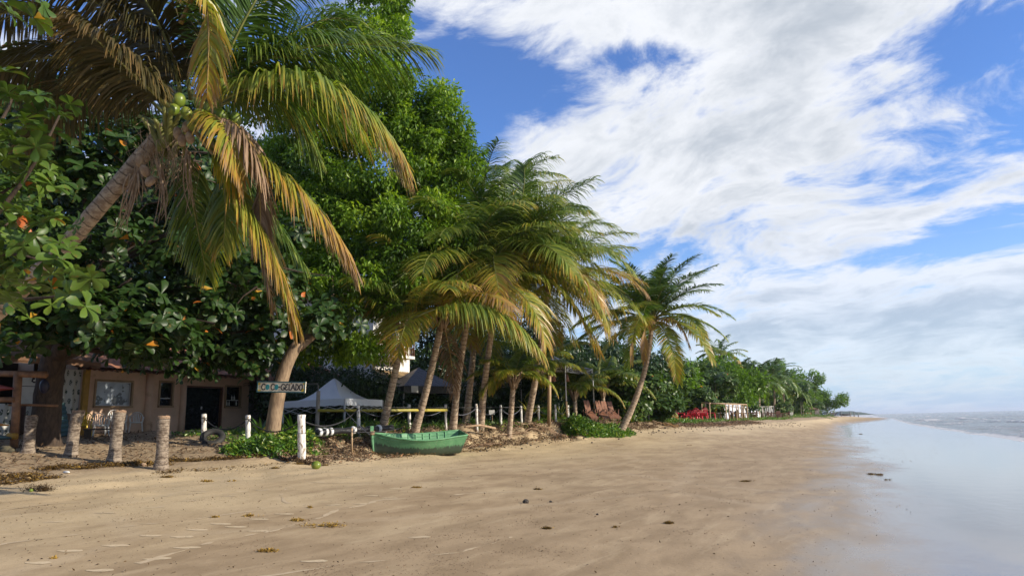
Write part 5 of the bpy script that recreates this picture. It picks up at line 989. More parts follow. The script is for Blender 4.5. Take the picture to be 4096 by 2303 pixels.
def boat():
    bow = pt(372.5, 446, 24.2); st = pt(456, 444, 25.1); ax = st-bow; ax[2] = 0; L = 2.98; ax /= np.linalg.norm(ax); ang = math.atan2(ax[1], ax[0]); c = bow+ax*L*.5-np.array([-math.sin(ang), math.cos(ang), 0])*.25
    gz = tz(c[0], c[1]); root = thing('rowing_boat', 'worn green wooden rowing boat lying on the sand', 'boat', (c[0], c[1], gz-.03), ang+R(2)); root.rotation_euler = (R(9), R(.6), ang+R(2)); mt = boat_mat()
    S_ = 30; prof = [(0, 0), (.45, .0), (.80, .08), (.90, .30), (.97, .62), (1.04, 1.0)]
    def sec(t, ins=0.0):
        w = .66*(1-(1-min(t/.62, 1))**2.1)*(1-.22*max(0, (t-.62)/.38)**1.6); zk = .13*(1-min(t/.3, 1))**2+.05*max(0, (t-.6)/.4)**2; zg = .60+.16*(1-min(t/.55, 1))**2+.13*max(0, (t-.5)/.5)**1.7; x = (t-.5)*L
        P = []
        for (a, b) in prof: P.append((x-(.10*b if t < .02 else 0)+(.17*b*max(0, (t-.9)/.1)), max(.012, w*a*(.72+.28*b)-ins), zk+ins*(.6 if b < .2 else 0)+(zg-zk)*b))
        return P
    def shell(ins):
        G = [];
        for i in range(S_+1):
            p = sec(i/S_, ins); G.append([(q[0], -q[1], q[2]) for q in p[::-1]]+[(q[0], q[1], q[2]) for q in p[1:]])
        return np.array(G)
    A_ = np.array([b for a, b in prof]); av = np.concatenate([A_[::-1], A_[1:]])
    b = MB(); G = shell(0); b.grid(G, a=np.tile(av, (S_+1, 1)), flip=True); b.build('hull', mt, root)
    b = MB(); b.grid(shell(.035), a=np.full((S_+1, 11), .75)); b.build('inner_planking', mt, root)
    b = MB(); p = G[-1]; q = shell(.03)[-1]; n = len(p); b.add(np.concatenate([p, [p.mean(0)], p-[.04, 0, 0], [p.mean(0)-[.04, 0, 0]]]), T=[[n, i, i+1] for i in range(n-1)]+[[n, n-1, 0]]+[[2*n+1, n+1+i+1, n+1+i] for i in range(n-1)], a=.7); b.build('transom', mt, root, False)
    b = MB()
    for s in (-1, 1): P = np.array([(sec(i/S_)[-1][0], s*(sec(i/S_)[-1][1]-.01), sec(i/S_)[-1][2]+.005) for i in range(S_+1)]); b.tube(P, .032, 6, a=.8)
    P = np.array([(sec(1)[-1][0]-.01, y, sec(1)[-1][2]+.01) for y in np.linspace(-sec(1)[-1][1], sec(1)[-1][1], 6)]); b.tube(P, .03, 6, a=.8); b.build('gunwale', mt, root)
    b = MB()
    for s in (-1, 1): P = np.array([(sec(i/S_)[-1][0], s*(sec(i/S_)[4][1]+.035), sec(i/S_)[-1][2]-.09) for i in range(1, S_+1)]); b.tube(P, .018, 6, a=.8)
    b.build('rubbing_strake', mt, root)
    for t in (.30, .52, .70, .86):
        w = sec(t, .04)[3][1]*.98; b = MB(); b.box(((t-.5)*L, 0, .40+.06*max(0, t-.5)), (.20, 2*w, .03), a=.8); b.build('thwart', mt, root, False)
    for k in range(9):
        t = .16+k*.09
        for s in (-1, 1): b = MB(); q = sec(t, .045); b.tube([(v[0], s*v[1], v[2]) for v in q[2:]], .022, 5, a=.8); b.build('rib', mt, root)
    b = MB(); x0 = -.5*L; b.tube([(x0-.0, 0, .1), (x0-.06, 0, .5), (x0-.10, 0, .88)], [.03, .045, .055], 8, a=.9); b.box((x0-.10, 0, .93), (.11, .11, .16), a=.8); b.build('stem_post', mt, root, False)
    b = MB()
    for k in range(4): b.tube([np.array([x0-.08, 0, .74+.03*k])+np.array([math.cos(a), math.sin(a), .0])*.075 for a in np.linspace(0, 6.28, 14)], .017, 5)
    b.build('bow_rope', m_nutdry, root)
    b = MB(); b.tube([(-.5*L+.02, 0, .12), (-.2*L, 0, -.01), (.2*L, 0, -.015), (.5*L, 0, .04)], .03, 6, a=.0); b.build('keel', mt, root)
boat()
# log wrapped in black plastic
a_, b_ = pt(316.5, 431.8, 22.3), pt(392, 427, 25.6); b = MB(); n = 26; t = np.linspace(0, 1, n)[:, None]; P = (b_-a_)*t+RNG.normal(size=(n, 3))*.012; b.tube(P, .105+.012*RNG.normal(size=n), 14, jit=.12); o = b.build('wrapped_log', m_black); o.location = a_; tag(o, 'long log wrapped in black plastic tied with white bands', 'log')
for k, tt in enumerate((.03, .10, .16, .45, .8)): b = MB(); c = (b_-a_)*tt; dd = (b_-a_)/np.linalg.norm(b_-a_); b.tube([c-dd*.05, c+dd*.05], .132, 12); b.build('white_band', m_whiteplastic, o)
# tyre
q = at(213, 23.4); b = MB(); nn = 24
for i in range(1):
    ang = np.linspace(0, 2*math.pi, 33)[:-1]; ring = []
    G = np.array([[((.30+.11*math.cos(p))*math.cos(a), (.30+.11*math.cos(p))*math.sin(a), .10*math.sin(p)) for p in np.linspace(0, 2*math.pi, 13)] for a in np.linspace(0, 2*math.pi, 33)]); b.grid(G)
o = b.build('tyre', m_rubber); o.location = q+[0, 0, .18]; o.rotation_euler = (R(28), R(30), 0); tag(o, 'old black tyre half buried in the sand by a white post', 'tyre')
# ------------------------------------------------------------------ chairs
def plastic_chair(lab, loc, rz, m, grp, tilt=None, sc=1.0, name='plastic_chair'):
    root = thing(name, lab, 'chair', loc, rz, grp); s = MB(); n = 8; G = np.zeros((n, n, 3))
    for i in range(n):
        for j in range(n): x = -.23+.46*i/(n-1); y = -.22+.44*j/(n-1); G[i, j] = (x*(1-.08*(j/(n-1))), y, .43-.025*math.sin(math.pi*i/(n-1))*math.sin(math.pi*j/(n-1)))
    s.grid(G, flip=True); s.grid(G-[0, 0, .025]); s.bar((-.23, -.225, .42), (.23, -.225, .42), .02, .05); s.build('seat', m, root)
    bk = MB(); arch = [(.235*math.cos(a), .22+.10*max(math.sin(a), 0)*.9, .60+.25*math.sin(a)) for a in np.linspace(0, math.pi, 15)]; arch = [(.215, .20, .42)]+arch+[(-.215, .20, .42)]; bk.tube(arch, .018, 6)
    for k in range(5): x = -.13+.065*k; bk.bar((x*.8, .205, .44), (x*1.1, .30-.02*abs(k-2)/2, .82-.035*abs(k-2)**1.3), .034, .012, (0, 1, .2))
    bk.build('backrest', m, root)
    for sx in (-1, 1):
        for sy in (-1, 1): l = MB(); l.bar((sx*.21, sy*.20, .42), (sx*.26, sy*.25, 0), .045, .03, (sx, sy, 0)); l.build('leg', m, root, False)
        a = MB(); a.tube([(sx*.22, .21, .62), (sx*.27, .08, .64), (sx*.27, -.16, .63), (sx*.24, -.22, .42)], [.016, .02, .02, .016], 6); a.build('armrest', m, root)
    root.scale = (sc,)*3
    if tilt: root.rotation_euler = (tilt[0], tilt[1], rz)
    return root
def ground_at(x, y): return (x, y, tz(x, y))
def ch_at(vx, d, dz=0): p = atv(vx, d); return (p[0], p[1], p[2]+dz)
gw = 'white plastic chairs in front of the beige house'; fz = R(90)
plastic_chair('white plastic chair left of the others under the papered window', ch_at(250, 25.0), fz-R(20), m_whiteplastic, gw, sc=1.0); plastic_chair('white plastic chair half hidden behind the third stump', ch_at(292, 26.0), fz-R(10), m_whiteplastic, gw); plastic_chair('white plastic chair near the round plaster pilaster', ch_at(341, 26.8), fz-R(35), m_whiteplastic, gw, sc=.9)
plastic_chair('yellow plastic chair peeking out behind the second stump', ch_at(205, 24.6), fz-R(50), m_yellowplastic, None)
def bench(lab, p, rz, W=1.1, H=.4, m=m_darkwood, name='low_bench'):
    root = thing(name, lab, 'bench', p, rz); b = MB(); b.box((0, 0, H), (W, .3, .05)); b.build('seat', m, root, False)
    for s in (-1, 1): l = MB(); l.box((s*W*.38, 0, H/2-.012), (.2, .26, H-.026)); l.build('leg', m, root, False)
bench('low dark bench in front of the white plastic chairs', ch_at(258, 23.9), R(62), 1.15, .32)
def wood_chair(lab, p, rz, m, grp=None, sc=1.0, name='wooden_chair'):
    root = thing(name, lab, 'chair', p, rz, grp); root.scale = (sc,)*3; s = MB()
    for k in range(5): s.box((0, -.2+.1*k, .42), (.46, .085, .025))
    s.build('seat', m, root, False); b = MB()
    for k in range(5): x = -.18+.09*k; b.bar((x, .22, .42), (x, .36, .92), .075, .02, (0, 1, .2))
    b.bar((-.23, .25, .50), (.23, .25, .50), .03, .05); b.bar((-.23, .345, .82), (.23, .345, .82), .03, .05); b.build('backrest', m, root, False)
    for sx in (-1, 1):
        for sy in (-1, 1): l = MB(); l.box((sx*.22, sy*.21, .205+(.1 if sy < 0 else 0)), (.045, .045, .41+(.2 if sy < 0 else 0))); l.build('leg', m, root, False)
        a = MB(); a.box((sx*.235, .0, .64), (.07, .52, .025)); a.build('armrest', m, root, False)
    return root
wood_chair('dark slatted wooden armchair beside the glass door', ch_at(449, 32.0, .12), fz-R(35), m_darkwood)
def beach_chair():
    root = thing('beach_chair', 'folding beach chair with red and blue striped fabric by the glass door', 'chair', ch_at(481, 31.6, .12), fz-R(35)); cols = [(0.03, 0.05, 0.30), (0.55, 0.03, 0.03), (0.08, 0.25, 0.45), (0.5, 0.08, 0.05), (0.03, 0.05, 0.30)]
    ms = [surf('stripe_fabric', c, None, 5, .7, .1) for c in cols]
    for k, m in enumerate(ms): b = MB(); x = -.2+.1*k; b.bar((x, .18, .35), (x, .36, .82), .098, .012, (0, 1, .2)); b.bar((x, -.2, .34), (x, .17, .34), .098, .012); b.build('stripe', m, root, False)
    for s in (-1, 1): f = MB(); f.tube([(s*.26, -.25, 0), (s*.26, .2, .36), (s*.26, .38, .86)], .014, 6); f.tube([(s*.25, .3, 0), (s*.25, -.22, .35)], .014, 6); f.tube([(s*.27, -.22, .35), (s*.27, -.2, .56), (s*.27, .27, .56)], .016, 6); f.build('side_frame', m_white, root)
beach_chair()
plastic_chair('red plastic chair just behind the striped beach chair', ch_at(493, 32.3, .12), fz-R(30), m_redplastic, None, sc=.95)
b = MB(); b.box((0, 0, .28), (.02, 1, .04)); 
p = ptv(157, 1070, 23.8); b = MB(); ys = np.linspace(0, 1.15, 40); G = np.array([[(.02*math.sin(z*40), y-.3+.06*z, z) for y in np.linspace(0, .62, 6)] for z in ys]); b.grid(G); b.grid(G-[.02, 0, 0], flip=True); o = b.build('corrugated_panel', surf('teal_panel', (0.06, 0.13, 0.14), (0.045, 0.10, 0.11), 4, .5, .2)); g = atv(157, 23.8); o.location = g; o.rotation_euler = (R(8), R(-14), R(8)); tag(o, 'teal corrugated panel leaning between almond trunk and second stump', 'panel')
# adirondack style loungers
def lounger(lab, p, rz):
    root = thing('wooden_lounger', lab, 'lounger', p, rz, 'reddish wooden loungers by the leaning palm'); root.scale = (.8, .8, .8); m = m_woodred
    for k in range(2):
        b = MB(); x = -.095+.19*k; w = .18; a0 = np.array([x, .10, .38]); dr = nrm(np.array([0, .42, .85])); H = .85; nn = [a0+np.array([-w/2, 0, 0]), a0+np.array([w/2, 0, 0])]; top = [a0+dr*(H-.09)+np.array([w/2*math.cos(t), 0, 0])+dr*.09*math.sin(t) for t in np.linspace(0, math.pi, 9)]
        O = nn+top; nrmv = np.array([0, -.025*.9, .025*.4]); V = O+[q+nrmv for q in O]; n = len(O); b.add(V, [[i, (i+1) % n, n+(i+1) % n, n+i] for i in range(n)], [[0, i+1, i] for i in range(1, n-1)]+[[n, n+i, n+i+1] for i in range(1, n-1)]); b.build('back_board', m, root, False)
    b = MB(); b.bar((0, .12, .40), (0, -.95, .02), .50, .03); b.build('seat_panel', m, root, False); b = MB(); 
    for s in (-1, 1): b.bar((s*.235, .10, .36), (s*.235, -.93, -.02), .03, .09)
    b.bar((-.22, -.90, -.03), (.22, -.90, -.03), .03, .06); b.build('side_rail', m, root, False)
    for s in (-1, 1): a = MB(); a.bar((s*.30, .32, .56), (s*.30, -.45, .55), .09, .025); a.build('armrest', m_wood, root, False); l = MB(); l.box((s*.30, -.36, .17), (.05, .06, .73)); l.box((s*.30, .25, .17), (.05, .06, .73)); l.build('leg', m_wood, root, False)
for vx, d, lab in ((1483, 35.6, 'wooden lounger leftmost of the four, partly overgrown by creepers'), (1512, 36.4, 'wooden lounger second from the left of the four'), (1526, 37.4, 'wooden lounger third from the left of the four'), (1541, 38.2, 'wooden lounger closest to the leaning palm trunk')):
    q = atv(vx, d); zq = pt(vx/2.5156, 416.5, d)[2]; lounger(lab, (q[0], q[1], max(zq, q[2]+.1)-.05), R(42))
# box planter on legs
q = at(645, 45); root = thing('planter_box', 'pale wooden box on thin legs holding a plant by the beach', 'planter', q, R(20)); b = MB(); b.box((0, 0, .82), (.66, .50, .30)); b.build('box', surf('pale_wood', (0.46, 0.37, 0.25), (0.36, 0.28, 0.18), 4, .7, .2), root, False)
for x in (-.26, -.02, .24): l = MB(); l.tube([(x, .15 if x == -.02 else -.16, -.1), (x, .15 if x == -.02 else -.16, .67)], .045, 8); l.build('leg', m_grey, root)
l = MB(); l.tube([(.24, .16, -.1), (.24, .16, .67)], .045, 8); l.build('leg', m_grey, root)
crown_small([((0, 0, 1.04), (.26, .2, .10))], 260, .10, 8, .06, .12, m_litter, root, .5, 1.0, .0, name='dry_plant')
# red chairs and tables
gr = 'red plastic chairs on the creepers'
def rtable(lab, p, rz, sc=1, m=m_redplastic, grp=None, name='plastic_table', W=.75):
    root = thing(name, lab, 'table', p, rz, grp); b = MB(); b.box((0, 0, .70), (W, .7, .035)); b.box((0, 0, .665), (W*.92, .64, .035)); b.build('tabletop', m, root, False)
    for sx in (-1, 1):
        for sy in (-1, 1): l = MB(); l.bar((sx*W*.42, sy*.28, .65), (sx*W*.46, sy*.32, 0), .05, .05); l.build('leg', m, root, False)
Rc = lambda X: (2600+X/6.44)/4
for X, d, rz, lab, dz, tl in ((575, 57, 200, 'red plastic chair furthest left, pushed to its table', 0, None), (600, 57.4, 200, 'red plastic chair stacked behind the leftmost red chair', .22, None), (655, 56.5, 195, 'red plastic chair left of the red table edge', 0, None), (1000, 54.5, 160, 'red plastic chair tipped over on the creepers', .12, (R(-70), R(10))), (1075, 55.5, 170, 'red plastic chair behind the tipped one', 0, None),
     (1150, 54.5, 190, 'red plastic chair in the middle heap, left side', 0, None), (1190, 55, 195, 'red plastic chair stacked on the middle heap', .2, None), (1270, 53.5, 200, 'red plastic chair nearest the sand', 0, None), (1390, 57, 200, 'red plastic chair right behind the first frame pole', 0, None), (1410, 57.3, 200, 'red plastic chair stacked at the first frame pole', .22, None)):
    p = at(Rc(X), d); plastic_chair(lab, (p[0], p[1], p[2]+dz+.05), R(rz), m_redplastic, gr, tl, sc=1.0)
rtable('red plastic table right of the leftmost red chairs', tuple(at(Rc(785), 57)), R(20)); rtable('red plastic table behind the frame poles', tuple(at(Rc(1570), 59)), R(15)); rtable('long white table behind the frame poles', tuple(at(Rc(1690), 70)), R(60), m=m_whiteplastic, name='white_table', W=2.0)
b = MB(); b.box((0, 0, 0), (.7, .45, .03)); o = b.build('loose_board', surf('grey_board', (0.3, 0.33, 0.36), None, 5, .5, .1), smooth=False); p = at(Rc(705), 52); o.location = p+[0, 0, .18]; o.rotation_euler = (R(10), R(35), R(30)); tag(o, 'loose grey board lying on the creepers by the red chairs', 'board')
# pole frame
def pole_frame():
    o = at(724, 60); root = thing('pole_frame', 'open frame of peeled poles with top rails standing on the sand', 'pole frame', o); T = {}
    def pole(X, ytop, d): sx = Rc(X); base = at(sx, d); top = pt(sx-.6, 395+ytop/25.76, d); b = MB(); b.tube([base-o-[0, 0, .25], (base+top)/2-o+RNG.normal(size=3)*.01, top-o], [.06, .055, .05], 8); b.build('pole', m_bamboo, root); return top-o
    A = [pole(X, y, d) for X, y, d in ((1345, 200, 60), (1445, 200, 58.5), (1545, 208, 57.5))]; B_ = [pole(X, y, d) for X, y, d in ((1655, 212, 62), (1718, 212, 62.5), (1822, 214, 63), (1880, 216, 63.5), (1975, 218, 64))]
    C_ = [pole(X, y, d) for X, y, d in ((1955, 222, 58), (2050, 224, 58.5), (2140, 226, 59.5), (2232, 228, 61), (2280, 230, 62), (2368, 234, 63.5), (2425, 236, 65), (2505, 240, 66.5))]
    for seg in ((A[0], A[1]), (A[1], C_[0]), (B_[0], B_[-1]), (C_[0], C_[3]), (C_[3], C_[5]), (C_[5], C_[7]), (A[2], B_[0])): r = MB(); r.tube([seg[0]+[0, 0, .04], (seg[0]+seg[1])/2+[0, 0, .03], seg[1]+[0, 0, .04]], .055, 8); r.build('rail', m_bamboo, root)
pole_frame()
for X, y0_, y1_, d, lab in ((460, 900, 1000, 66, ''),): pass
for vx, lab in ((1683, 'thin brown trunk post left behind the red chairs'), (1702, 'thin brown post in the middle behind the red chairs'), (1721, 'thin brown post right behind the red chairs')): simple_post('thin_post', lab, 'post', atv(vx, 63), ptv(vx, 1014, 63), .05, m_darkwood, 'thin brown posts behind the red chairs')
# white draped canopy
def drapes():
    Q = lambda X, Y, d: pt(725+X/25.76, 375+Y/25.76, d); a, b_ = Q(-20, 745, 63), Q(882, 850, 88); o = at(735, 70); root = thing('draped_canopy', 'long canopy hung with white cloth behind the pole frame', 'canopy', o); m = surf('white_cloth', (0.68, 0.69, 0.74), (0.60, 0.61, 0.68), 1, .8, .2, .02)
    inl = np.array([-2.6, .3, .35]); r = MB(); n = 24; G = np.array([[a+(b_-a)*s+inl*u-[0, 0, .12*math.sin(math.pi*u)+.06*abs(math.sin(s*18))] for s in np.linspace(0, 1, n)] for u in np.linspace(0, 1, 5)])-o; r.grid(G); r.grid(G-[0, 0, .03], flip=True); r.bar(a-o, b_-o, .10, .28); r.build('roof_cloth', m, root)
    for k, (s0, s1, ln) in enumerate(((0, .06, 1.25), (.08, .32, .62), (.33, .40, .9), (.44, .52, 1.05), (.55, .62, 1.0), (.70, .74, .6), (.80, .9, .8), (.93, .995, .95))):
        c = MB(); n = 16; H = 8; G = np.zeros((H, n, 3))
        for i in range(H):
            for j in range(n):
                s = s0+(s1-s0)*j/(n-1); l = ln*(1 if k != 1 else .2+.9*(1-j/(n-1))); p = a+(b_-a)*s; G[i, j] = p-o+np.array([.12*math.sin(j*1.9)*i/H, .05*math.sin(j*1.3), -.15-l*i/(H-1)*(1+.08*math.sin(j*2))])
        c.grid(G); c.grid(G+[-.015, 0, 0], flip=True); c.build('drape', m, root)
    for s in (0.01, .25, .5, .75, .99):
        for u in (0, 1): p = a+(b_-a)*s+inl*u; l = MB(); g = tz(p[0], p[1]); l.tube([(p[0]-o[0], p[1]-o[1], g-.2-o[2]), (p[0]-o[0], p[1]-o[1], p[2]-o[2]-.05)], .05, 6); l.build('leg', m_darkwood, root)
drapes()
# wooden tables and chairs further down
Q3 = lambda X: 725+X/25.76
for X, d, lab in ((310, 66, 'dark wooden table nearest, seen between the frame poles'), (640, 70, 'dark wooden table right of the frame poles'), (1080, 80, 'wooden table below the white posts, left'), (1230, 84, 'wooden table below the white posts, middle'), (1500, 90, 'wooden table below the white posts, right')):
    rtable(lab, tuple(at(Q3(X), d)), R(25), m=m_wood, grp='wooden tables on the sand', name='wooden_table', W=1.2)
for X, d, rz, lab in ((250, 65.5, 120, 'dark wooden chair left of the nearest table'), (360, 66.5, -60, 'dark wooden chair right of the nearest table'), (540, 69, 110, 'wooden chair left of the second table'), (720, 70.5, -80, 'wooden chair right of the second table'), (745, 71, -60, 'wooden chair furthest right of the dark sets'), (1000, 79, 100, 'brown chair at the left white-post table'), (1130, 81, -70, 'brown chair between the two left far tables'),
     (1180, 83, 120, 'brown chair at the middle far table'), (1300, 84, -80, 'brown chair right of the middle far table'), (1400, 82, 20, 'large brown wicker chair facing the sand'), (1450, 88, 120, 'brown chair left of the far right table'), (1600, 88, -60, 'brown chair last in the row on the sand')):
    wood_chair(lab, tuple(at(Q3(X), d)), R(rz), m_wood, 'wooden chairs on the sand', 1.0)
for k, X in enumerate((905, 965, 1000, 1055, 1098, 1140, 1165, 1200, 1220, 1255, 1283, 1330, 1360, 1418, 1440, 1465, 1520, 1560, 1628, 1680, 1705, 1722, 1740)):
    d = 88+k*1.25; y0_ = [820, 820, 825, 838, 828, 790, 780, 775, 850, 788, 838, 830, 815, 818, 860, 865, 870, 868, 868, 845, 848, 850, 855][k]; bs = at(Q3(X), d); tp_ = pt(Q3(X-12), 375+y0_/25.76, d); simple_post('white_post', 'slim white post in the crowded row beyond the wooden tables', 'post', bs, tp_, .06, m_white, 'crowded row of slim white posts')
b = MB(); b.box((0, 0, 0), (2.4, 1.4, .1)); o = b.build('canopy_slab', m_white, smooth=False); p = pt(Q3(968), 375+802/25.76, 90); o.location = p; o.rotation_euler = (0, 0, YAW); tag(o, 'flat pale canopy roof standing left above the white posts', 'canopy roof')
# flag pole
q = at(801.2, 120); root = thing('flagpole', 'grey flagpole with a limp dark red flag before the far trees', 'flagpole', q); tp_ = pt(800.4, 390, 120)-q; b = MB(); b.tube([(0, 0, -.2), tp_], .06, 8); b.build('pole', m_grey, root); b = MB(); b.tube([(.35, .15, -.2), tp_*.98+[.2, 0, -.2]], .04, 8); b.build('stay', m_grey, root)
b = MB(); G = np.array([[tp_+np.array([.05+.42*s*(1-.55*t)+.05*math.sin(s*9), .05*math.sin(s*12+t*3), -.15-1.3*t-.25*s]) for s in np.linspace(0, 1, 10)] for t in np.linspace(0, 1, 12)]); b.grid(G); b.grid(G+[0, .01, 0], flip=True); b.build('flag', surf('flag_cloth', (0.14, 0.10, 0.12), (0.10, 0.10, 0.10), 1.5, .8, .2, c3=(0.3, 0.2, 0.05), s3=2, t3=(.6, .65)), root)
# palisade hut
q = at(812, 150); root = thing('palisade_hut', 'small hut of upright poles with a low thatched roof', 'hut', q); o = q
for i, X in enumerate([112, 135, 150, 165, 180, 195, 210, 225, 240, 345, 360, 375, 390, 402, 415, 430]): s = 800+X/23; base = at(s, 150); tp_ = pt(s, 395+(300+8*(i % 3))/23, 150); b = MB(); b.tube([base-o-[0, 0, .3], tp_-o], .075, 6); b.build('pole', m_grey, root)
b = MB(); pk = pt(809.5, 406.2, 152)-o; c1, c2, c3_, c4 = pt(804.5, 408.6, 149)-o, pt(819.3, 408.3, 149)-o, pt(818.6, 408.2, 153)-o, pt(804.8, 408.4, 153)-o; b.add([c1, c2, c3_, c4, pk], T=[[0, 1, 4], [1, 2, 4], [2, 3, 4], [3, 0, 4]], Q=[[3, 2, 1, 0]]); b.build('roof', m_thatch, root, False)
# far items
for k, X in enumerate((480, 530, 575, 640, 690, 735, 790, 840)):
    q = at(800+X/23+.6, 176+k*2); root = thing('beach_lounger', ['blue', 'blue grey', 'pale', 'sun bleached', 'tan', 'brown', 'dark', 'bluish'][k]+' reclined lounger in the far row below the leaning mast', 'lounger', q, R(-60), 'far row of reclined loungers'); m = surf('far_lounger_cloth', [(0.05, 0.10, 0.2), (0.1, 0.14, 0.2), (0.4, 0.38, 0.36), (0.45, 0.38, 0.3), (0.35, 0.27, 0.2), (0.22, 0.14, 0.1), (0.12, 0.09, 0.08), (0.2, 0.24, 0.3)][k], None, 5, .7, .1)
    b = MB(); b.bar((0, -.9, .35), (0, .1, .35), .6, .08); b.bar((0, .1, .35), (0, .75, 1.0), .6, .08); b.build('deck', m, root, False)
    for s in (-1, 1): l = MB(); l.box((s*.25, -.7, .15), (.06, .06, .36)); l.box((s*.25, .1, .15), (.06, .06, .36)); l.build('leg', m_darkwood, root, False)
q = at(826, 182); simple_post('leaning_mast', 'thin dark mast leaning over the far loungers', 'mast', q, pt(832.4, 399.8, 182), .05, m_gmetal)
for k, (X, y0_) in enumerate(((762, 385), (945, 377), (1148, 376), (1240, 377), (1335, 376))):
    d = 205+k*14; p = at(800+X/23, d); tp_ = pt(800+X/23, 395+y0_/23, d); p[2] = max(p[2], -.6); simple_post('mooring_post', ['dark mooring post beside the far loungers', 'dark mooring post left of the distant boat', 'thick dark mooring post right of the distant boat', 'dark mooring post second from the right', 'dark mooring post furthest right at the water'][k], 'post', p, tp_, .16 if k else .13, m_gmetal, 'dark mooring posts at the far water line')
q = pt(845.6, 414.8, 235); root = thing('distant_boat', 'small dark boat between the far mooring posts', 'boat', q, YAW); b = MB(); G = np.array([[(x, y*.7*(1-abs(x/2.0)**3), z+.25*abs(x/2)**3) for (y, z) in ((-1, .55), (-.8, .05), (0, -.1), (.8, .05), (1, .55), (.9, .5), (0, .2), (-.9, .5), (-1, .55))] for x in np.linspace(-2, 2, 11)]); b.grid(G); b.build('hull', m_gmetal, root)
b = MB(); b.box((.4, 0, .45), (.9, .8, .25)); b.build('seat', m_grey, root, False)
for X, c, w, lab in ((25, m_white, 1.1, 'small white bench on the grass by the palisade hut'), (120, m_yellow, 2.4, 'low yellow frame on the grass before the palisade hut')):
    q = at(800+X/23, 135); root = thing('barrier', lab, 'barrier', q, YAW); b = MB(); b.box((0, 0, .75), (w, .1, .08)); b.box((0, 0, .35), (w, .05, .05)); b.build('rail', c, root, False)
    for s in (-1, 1): l = MB(); l.box((s*w*.47, 0, .35), (.08, .08, .72)); l.build('leg', c, root, False)
q = at(492, 32.5); p = pt(491.8, 411.5, 32.5); root = thing('notice_board', 'small blank white notice on a stake before the fourth palm', 'notice', q); b = MB(); b.box(p-q, (.26, .02, .2), rotz(YAW)); b.build('panel', m_whiteplastic, root, False); b = MB(); b.tube([(0, .03, -.1), p-q+[0, .03, 0]], .015, 5); b.build('stake', m_bamboo, root)
# island
n, k = 60, 10; c = pt(849, 413, 1500); G = np.zeros((k, n, 3)); xs = np.linspace(-1, 1, n)
for i in range(k):
    for j in range(n): hgt = (9.5*(1-abs(xs[j])**2.6)**.8)*(.75+.25*math.cos(xs[j]*2+1))+1.6*vnoise(np.array(j*.55), np.array(3.1+i*.3)); t = i/(k-1); G[i, j] = c*[1, 1, 0]+r_*xs[j]*44+h_*(-40+80*t)+zz*(-1+hgt*math.sin(math.pi*min(t*1.0, 1))**.5)
b = MB(); b.grid(G); o = b.build('island_hill', surf('island_green', (0.06, 0.09, 0.05), (0.03, 0.05, 0.03), .15, .9, .5, 2)); tag(o, kind='structure')
# ------------------------------------------------------------------ ground cover, litter, seaweed
def scatter_leaves(name, P, size, mat, lab, cat, droop=0.0, up=1.0, vlo=0, vhi=1, tm=LEAF1, lift=.0):
    n = len(P); D = nrm(RNG.normal(size=(n, 3))*[1, 1, .45]+[0, 0, lift]); U = nrm(RNG.normal(size=(n, 3))*.5+[0.3, -.2, up]); V, Q, A = instance_leaves(P, D, U, *tm, size*(.6+.8*RNG.random(n)), vlo+(vhi-vlo)*RNG.random(n)); o = mesh_obj(name, V, Q, [], mat, None, {'v': A}, smooth=False); return tag(o, lab, cat, kind='stuff')
def region_pts(n, ya, yb, off0, off1, dens=None):
    y = ya+(yb-ya)*RNG.random(n)**1.0; off = off0+(off1-off0)*RNG.random(n); x = np.interp(y, YT, XT)-off; return x, y
def on_ground(x, y, h): z = terr(x, y); return np.stack([x, y, z+h], -1)
n = 52000; y = 15.6+75*RNG.random(n)**1.7; off = 1.1+6.5*RNG.random(n)**1.3; x = np.interp(y, YT, XT)-off; cl = vnoise(x*.9, y*.9)+.5*vnoise(x*3, y*3); keep = (cl > .62)&~((y < 17)&(x < -18)); x, y, cl = x[keep], y[keep], cl[keep]
h = np.abs(RNG.random(len(x))**1.4)*(.08+.42*np.clip(cl-.6, 0, 1)); scatter_leaves('creepers', on_ground(x, y, h), .13, m_creep, 'green creeping plants covering the bank behind the beach', 'creeper', vlo=.05, vhi=.95, lift=.3)
# creeper mounds: under the lounge chairs, by the tyre, along the hedge foot
mounds = [(at(296-18, 21.5), 1.3, .45, 2600), (at(270, 22.0), 1.2, .4, 1800), (atv(1478, 34.3), 1.0, .75, 3600), (atv(1520, 35.2), 1.2, .45, 3600), (atv(1545, 36.5), 1.0, .45, 2400), (atv(1455, 34.2), .8, .9, 2400), (atv(1690, 50), 2.0, .22, 3600), (atv(1725, 53), 1.6, .16, 2600), (atv(1660, 47), 1.4, .4, 2600), (atv(1800, 84), 2.6, .3, 2600), (atv(1850, 100), 3, .3, 2600), (atv(1950, 110), 5, .5, 3000), (atv(2000, 125), 6, .6, 3000), (atv(2030, 150), 6, .6, 2600)]
Ps = []
for c, r, hh, n in mounds:
    a = RNG.random(n)*6.28; rr = r*np.sqrt(RNG.random(n)); x = c[0]+rr*np.cos(a); y = c[1]+rr*np.sin(a)*1.3; hz = hh*(1-(rr/r)**2)*(.35+.65*RNG.random(n)); Ps.append(on_ground(x, y, hz+.02))
scatter_leaves('creeper_mounds', np.concatenate(Ps), .15, m_creep, 'thicker mounds of bright green creepers at the beach edge', 'creeper', vlo=.1, vhi=.95, lift=.4)
n = 85000; y = 15.2+50*RNG.random(n)**1.9; off = np.interp(y, [15, 17, 32, 38, 75], [.2, .6, .6, .5, .6])+RNG.normal(size=n)*np.interp(y, [15, 17, 32, 38, 75], [.35, .7, .7, .35, .35]); x = np.interp(y, YT, XT)-off; keep = vnoise(x*2, y*2) > .28; x, y = x[keep], y[keep]
